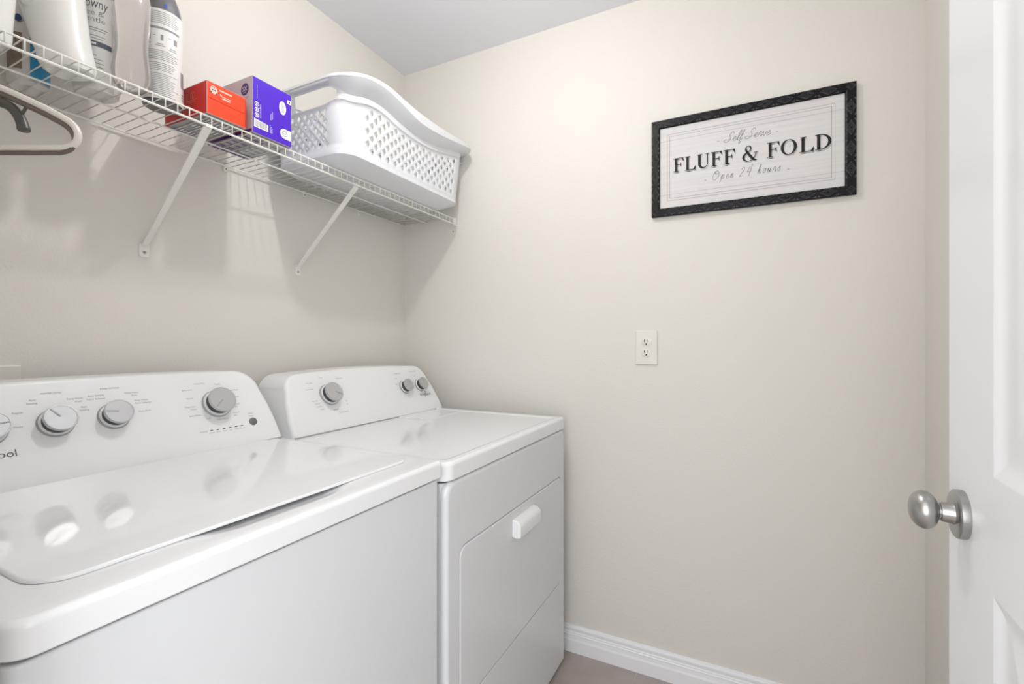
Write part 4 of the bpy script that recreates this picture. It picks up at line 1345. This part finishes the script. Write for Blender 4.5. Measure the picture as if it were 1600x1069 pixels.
def serif(ch, x, y, w, h, P):
    """list of polygons for one roman capital in the box x..x+w, y..y+h"""
    th, tn, sf = 0.178*h, 0.055*h, 0.050*h
    def R_(a, b, c, d): P.append([(x+a, y+b), (x+c, y+b), (x+c, y+d), (x+a, y+d)])
    def stem(cx_, t, full_=True, s0=0.10*h, s1=0.10*h, bot=True):
        R_(cx_-t/2, 0, cx_+t/2, h)
        R_(cx_-t/2-s0, h-sf, cx_+t/2+s1, h)
        if bot: R_(cx_-t/2-s0, 0, cx_+t/2+s1, sf)
    if ch == 'F':
        cx_ = 0.10*h + th/2
        stem(cx_, th)
        R_(cx_, h-sf, w, h)
        P.append([(x+w-0.03*h, y+h), (x+w-0.14*h, y+h-sf), (x+w-0.02*h, y+h-0.27*h), (x+w+0.015*h, y+h-0.27*h)])
        R_(cx_, 0.49*h, w*0.72, 0.49*h+sf)
        P.append([(x+w*0.72, y+0.37*h), (x+w*0.76, y+0.37*h), (x+w*0.76, y+0.66*h), (x+w*0.72, y+0.66*h), (x+w*0.66, y+0.51*h)])
    if ch == 'L':
        cx_ = 0.10*h + th/2
        stem(cx_, th)
        R_(cx_, 0, w, sf)
        P.append([(x+w-0.15*h, y+sf), (x+w-0.04*h, y), (x+w, y), (x+w+0.035*h, y+0.28*h), (x+w+0.0*h, y+0.28*h)])
    if ch == 'U':
        l, r_ = 0.10*h + th/2, w - 0.10*h - tn/2
        b_ = 0.30*h
        R_(l-th/2, b_, l+th/2, h); R_(l-th/2-0.1*h, h-sf, l+th/2+0.1*h, h)
        R_(r_-tn/2, b_, r_+tn/2, h); R_(r_-tn/2-0.1*h, h-sf, r_+tn/2+0.1*h, h)
        N = 14
        for k in range(N):
            def pt(t, o_):
                a = math.pi + math.pi*t
                if o_: cx_, rx, ry = (l-th/2+r_+tn/2)/2, (r_+tn/2-l+th/2)/2, b_+0.015*h
                else: cx_, rx, ry = (l+th/2+r_-tn/2)/2, (r_-tn/2-l-th/2)/2, b_-0.06*h
                return (x + cx_ + rx*math.cos(a), y + b_ + ry*math.sin(a))
            P.append([pt(k/N, 1), pt((k+1)/N, 1), pt((k+1)/N, 0), pt(k/N, 0)])
    if ch in 'OD':
        N = 36
        if ch == 'O':
            for k in range(N):
                def pt(t, o_):
                    a = 2*math.pi*t
                    rx, ry = (w/2, h/2*1.03) if o_ else (w/2-th*1.02, h/2*1.03-tn*0.8)
                    return (x + w/2 + rx*math.cos(a), y + h/2 + ry*math.sin(a))
                P.append([pt(k/N, 1), pt((k+1)/N, 1), pt((k+1)/N, 0), pt(k/N, 0)])
        else:
            cx_ = 0.10*h + th/2
            stem(cx_, th, s1=0.02*h)
            c0 = cx_ + th*0.6
            R_(cx_, h-sf, c0, h); R_(cx_, 0, c0, sf)
            N = 20
            for k in range(N):
                def pt(t, o_):
                    a = -math.pi/2 + math.pi*t
                    rx, ry = (w-c0, h/2) if o_ else (w-c0-th*1.02, h/2-sf)
                    return (x + c0 + rx*math.cos(a), y + h/2 + ry*math.sin(a))
                P.append([pt(k/N, 1), pt((k+1)/N, 1), pt((k+1)/N, 0), pt(k/N, 0)])
def amp(bm, x, y, w, h, T, z):
    pts = [(0.98, 0.52), (0.90, 0.28), (0.70, 0.06), (0.42, -0.02), (0.16, 0.06), (0.06, 0.26), (0.16, 0.46), (0.40, 0.60), (0.58, 0.76), (0.56, 0.95), (0.40, 1.02), (0.26, 0.93), (0.25, 0.76), (0.40, 0.52), (0.62, 0.25), (0.82, 0.05), (1.02, 0.0)]
    wd = [0.05, 0.05, 0.05, 0.06, 0.10, 0.16, 0.13, 0.07, 0.07, 0.09, 0.05, 0.07, 0.12, 0.15, 0.16, 0.13, 0.05]
    P = catmull([(p[0], p[1], w_) for p, w_ in zip(pts, wd)], 5)
    ribbon(bm, [(x + p.x*w, y + p.y*h) for p in P], [p.z*h for p in P], T, z)
    ribbon(bm, [(x+0.80*w, y+0.52*h), (x+1.12*w, y+0.52*h)], 0.045*h, T, z)
import_px = [('F', 230, 300), ('L', 312, 385), ('U', 398, 482), ('F', 500, 575), ('F', 590, 665), ('&', 725, 826), ('F', 885, 965), ('O', 977, 1080), ('L', 1098, 1190), ('D', 1205, 1312)]
# places of the letters along the board (measured), metres from its left edge
LET = [('F', 0.0735, 0.033), ('L', 0.1105, 0.0345), ('U', 0.1490, 0.0400), ('F', 0.1940, 0.0340), ('F', 0.2330, 0.0345), ('&', 0.2900, 0.0400), ('F', 0.3600, 0.0350), ('O', 0.3985, 0.0445), ('L', 0.4500, 0.0365), ('D', 0.4910, 0.0420)]
LH, LZ = 0.0475, 1.7915 - Z0
for nm, dx_, dz_, mm, zz in (('letter_offset_print', 0.0022, -0.0045, 'shadowprint', ZP+0.0001), ('main_lettering', 0, 0, 'black', ZP+0.0004)):
    one = nm == 'main_lettering'
    bm = B()
    for ch, x_, w_ in LET:
        if ch == '&':
            amp(bm, x_+dx_, LZ+dz_, w_, LH, TS, zz)
        else:
            P = []
            serif(ch, x_+dx_, LZ+dz_, w_, LH, P)
            for q in P: poly(bm, q, TS, zz)
        if one:
            obj('letter' if ch != '&' else 'ampersand', bm, M[mm], bd); bm = B()
    if one:
        bm.free()
    else:
        obj(nm, bm, M[mm], bd)
GL = {
 'S': (1.35, [[(1.25, 1.70), (1.15, 2.10), (0.85, 2.15), (0.55, 1.75), (0.55, 1.35), (0.80, 1.00), (0.85, 0.55), (0.55, 0.05), (0.05, -0.02), (-0.30, 0.25), (-0.10, 0.55), (0.45, 0.45), (1.15, 0.35)]]),
 'e': (0.80, [[(0, .35), (.35, .45), (.6, .75), (.45, 1.0), (.2, .8), (.1, .4), (.3, .02), (.6, .1), (.85, .4)]]),
 'l': (0.58, [[(0, .35), (.4, 1.2), (.55, 2.0), (.4, 2.2), (.25, 1.8), (.2, .6), (.3, .05), (.5, .1), (.65, .4)]]),
 'f': (0.62, [[(0, .35), (.4, 1.2), (.55, 2.0), (.4, 2.2), (.25, 1.8), (.2, .3), (.15, -.7), (.3, -.8), (.45, -.3), (.4, .1), (.7, .4)]]),
 'r': (0.72, [[(0, .3), (.2, .95), (.3, 1.08), (.5, .9), (.5, .3), (.62, .05), (.82, .4)]]),
 'v': (0.80, [[(0, .6), (.15, .95), (.25, .4), (.4, .02), (.65, .5), (.65, 1.0), (.85, .85)]]),
 'O': (1.95, [[(0.95, 2.15), (0.45, 1.95), (0.10, 1.20), (0.20, 0.35), (0.75, 0.0), (1.35, 0.45), (1.55, 1.25), (1.25, 1.95), (0.75, 2.1), (0.45, 1.7), (0.65, 1.35), (1.4, 1.5)]]),
 'p': (0.85, [[(0, .4), (.2, 1.0), (.15, .2), (.05, -.8)], [(.15, .2), (.3, .9), (.6, .95), (.65, .5), (.4, .1), (.2, .2)], [(.4, .1), (.9, .35)]]),
 'n': (0.85, [[(0, .3), (.15, 1.0), (.15, .05)], [(.15, .3), (.4, .95), (.55, .85), (.5, .2), (.65, .05), (.85, .35)]]),
 '2': (1.25, [[(.1, 1.6), (.4, 2.05), (.8, 1.8), (.7, 1.2), (0, .02), (.5, .1), (1.0, .0)]]),
 '4': (1.30, [[(.45, 2.0), (.28, 1.4), (.08, .84), (.085, .80), (.5, .82), (1.05, .86)], [(.95, 2.5), (.7, -.2)]]),
 'h': (0.80, [[(0, .3), (.3, 1.2), (.4, 2.0), (.25, 2.1), (.15, 1.4), (.1, 0)], [(.1, .3), (.35, .95), (.5, .85), (.45, .2), (.6, .05), (.8, .35)]]),
 'o': (0.80, [[(.5, 1.0), (.2, .85), (.1, .4), (.3, .02), (.6, .3), (.6, .8), (.45, 1.0), (.65, .9), (.85, .9)]]),
 'u': (0.92, [[(0, .6), (.1, 1.0), (.1, .3), (.25, .02), (.5, .3), (.6, 1.0), (.6, .2), (.75, .05), (.95, .4)]]),
 's': (0.70, [[(0, .3), (.4, 1.1), (.45, .7), (.55, .3), (.3, .0), (.05, .1)]]),
 ' ': (0.75, []), '-': (0.8, [[(0, .6), (.55, .62)]])}
def script(bm, s, x0, x1, y, ysc, T, z, wd, track=0.0):
    tot = sum(GL[c][0] + track for c in s)
    k = (x1 - x0) / tot
    cx_ = x0
    for c in s:
        adv, strokes = GL[c]
        for st in strokes:
            P = catmull([(cx_ + (a + 0.30*b)*k, y + b*ysc, 0) for a, b in st], 5)
            ribbon(bm, [(p.x, p.y) for p in P], wd, T, z)
        cx_ += (adv + track) * k
bm = B()
script(bm, 'Self Serve', 0.2370, 0.3690, 1.8650 - Z0, 0.0140, TS, ZP+0.0004, 0.0010)
script(bm, '-', 0.2120, 0.2200, 1.8650 - Z0, 0.0130, TS, ZP+0.0004, 0.0012)
script(bm, '-', 0.3840, 0.3920, 1.8620 - Z0, 0.0130, TS, ZP+0.0004, 0.0012)
obj('upper_script_lettering', bm, M['script'], bd)
bm = B()
script(bm, 'Open 24 hours', 0.1960, 0.4010, 1.7445 - Z0, 0.0140, TS, ZP+0.0004, 0.0010, 0.35)
script(bm, '-', 0.1720, 0.1800, 1.7400 - Z0, 0.0130, TS, ZP+0.0004, 0.0012)
script(bm, '-', 0.4150, 0.4230, 1.7380 - Z0, 0.0130, TS, ZP+0.0004, 0.0012)
obj('lower_script_lettering', bm, M['script'], bd)

# helper property no longer needed
for o in bpy.data.objects:
    if 'o_w' in o:
        del o['o_w']
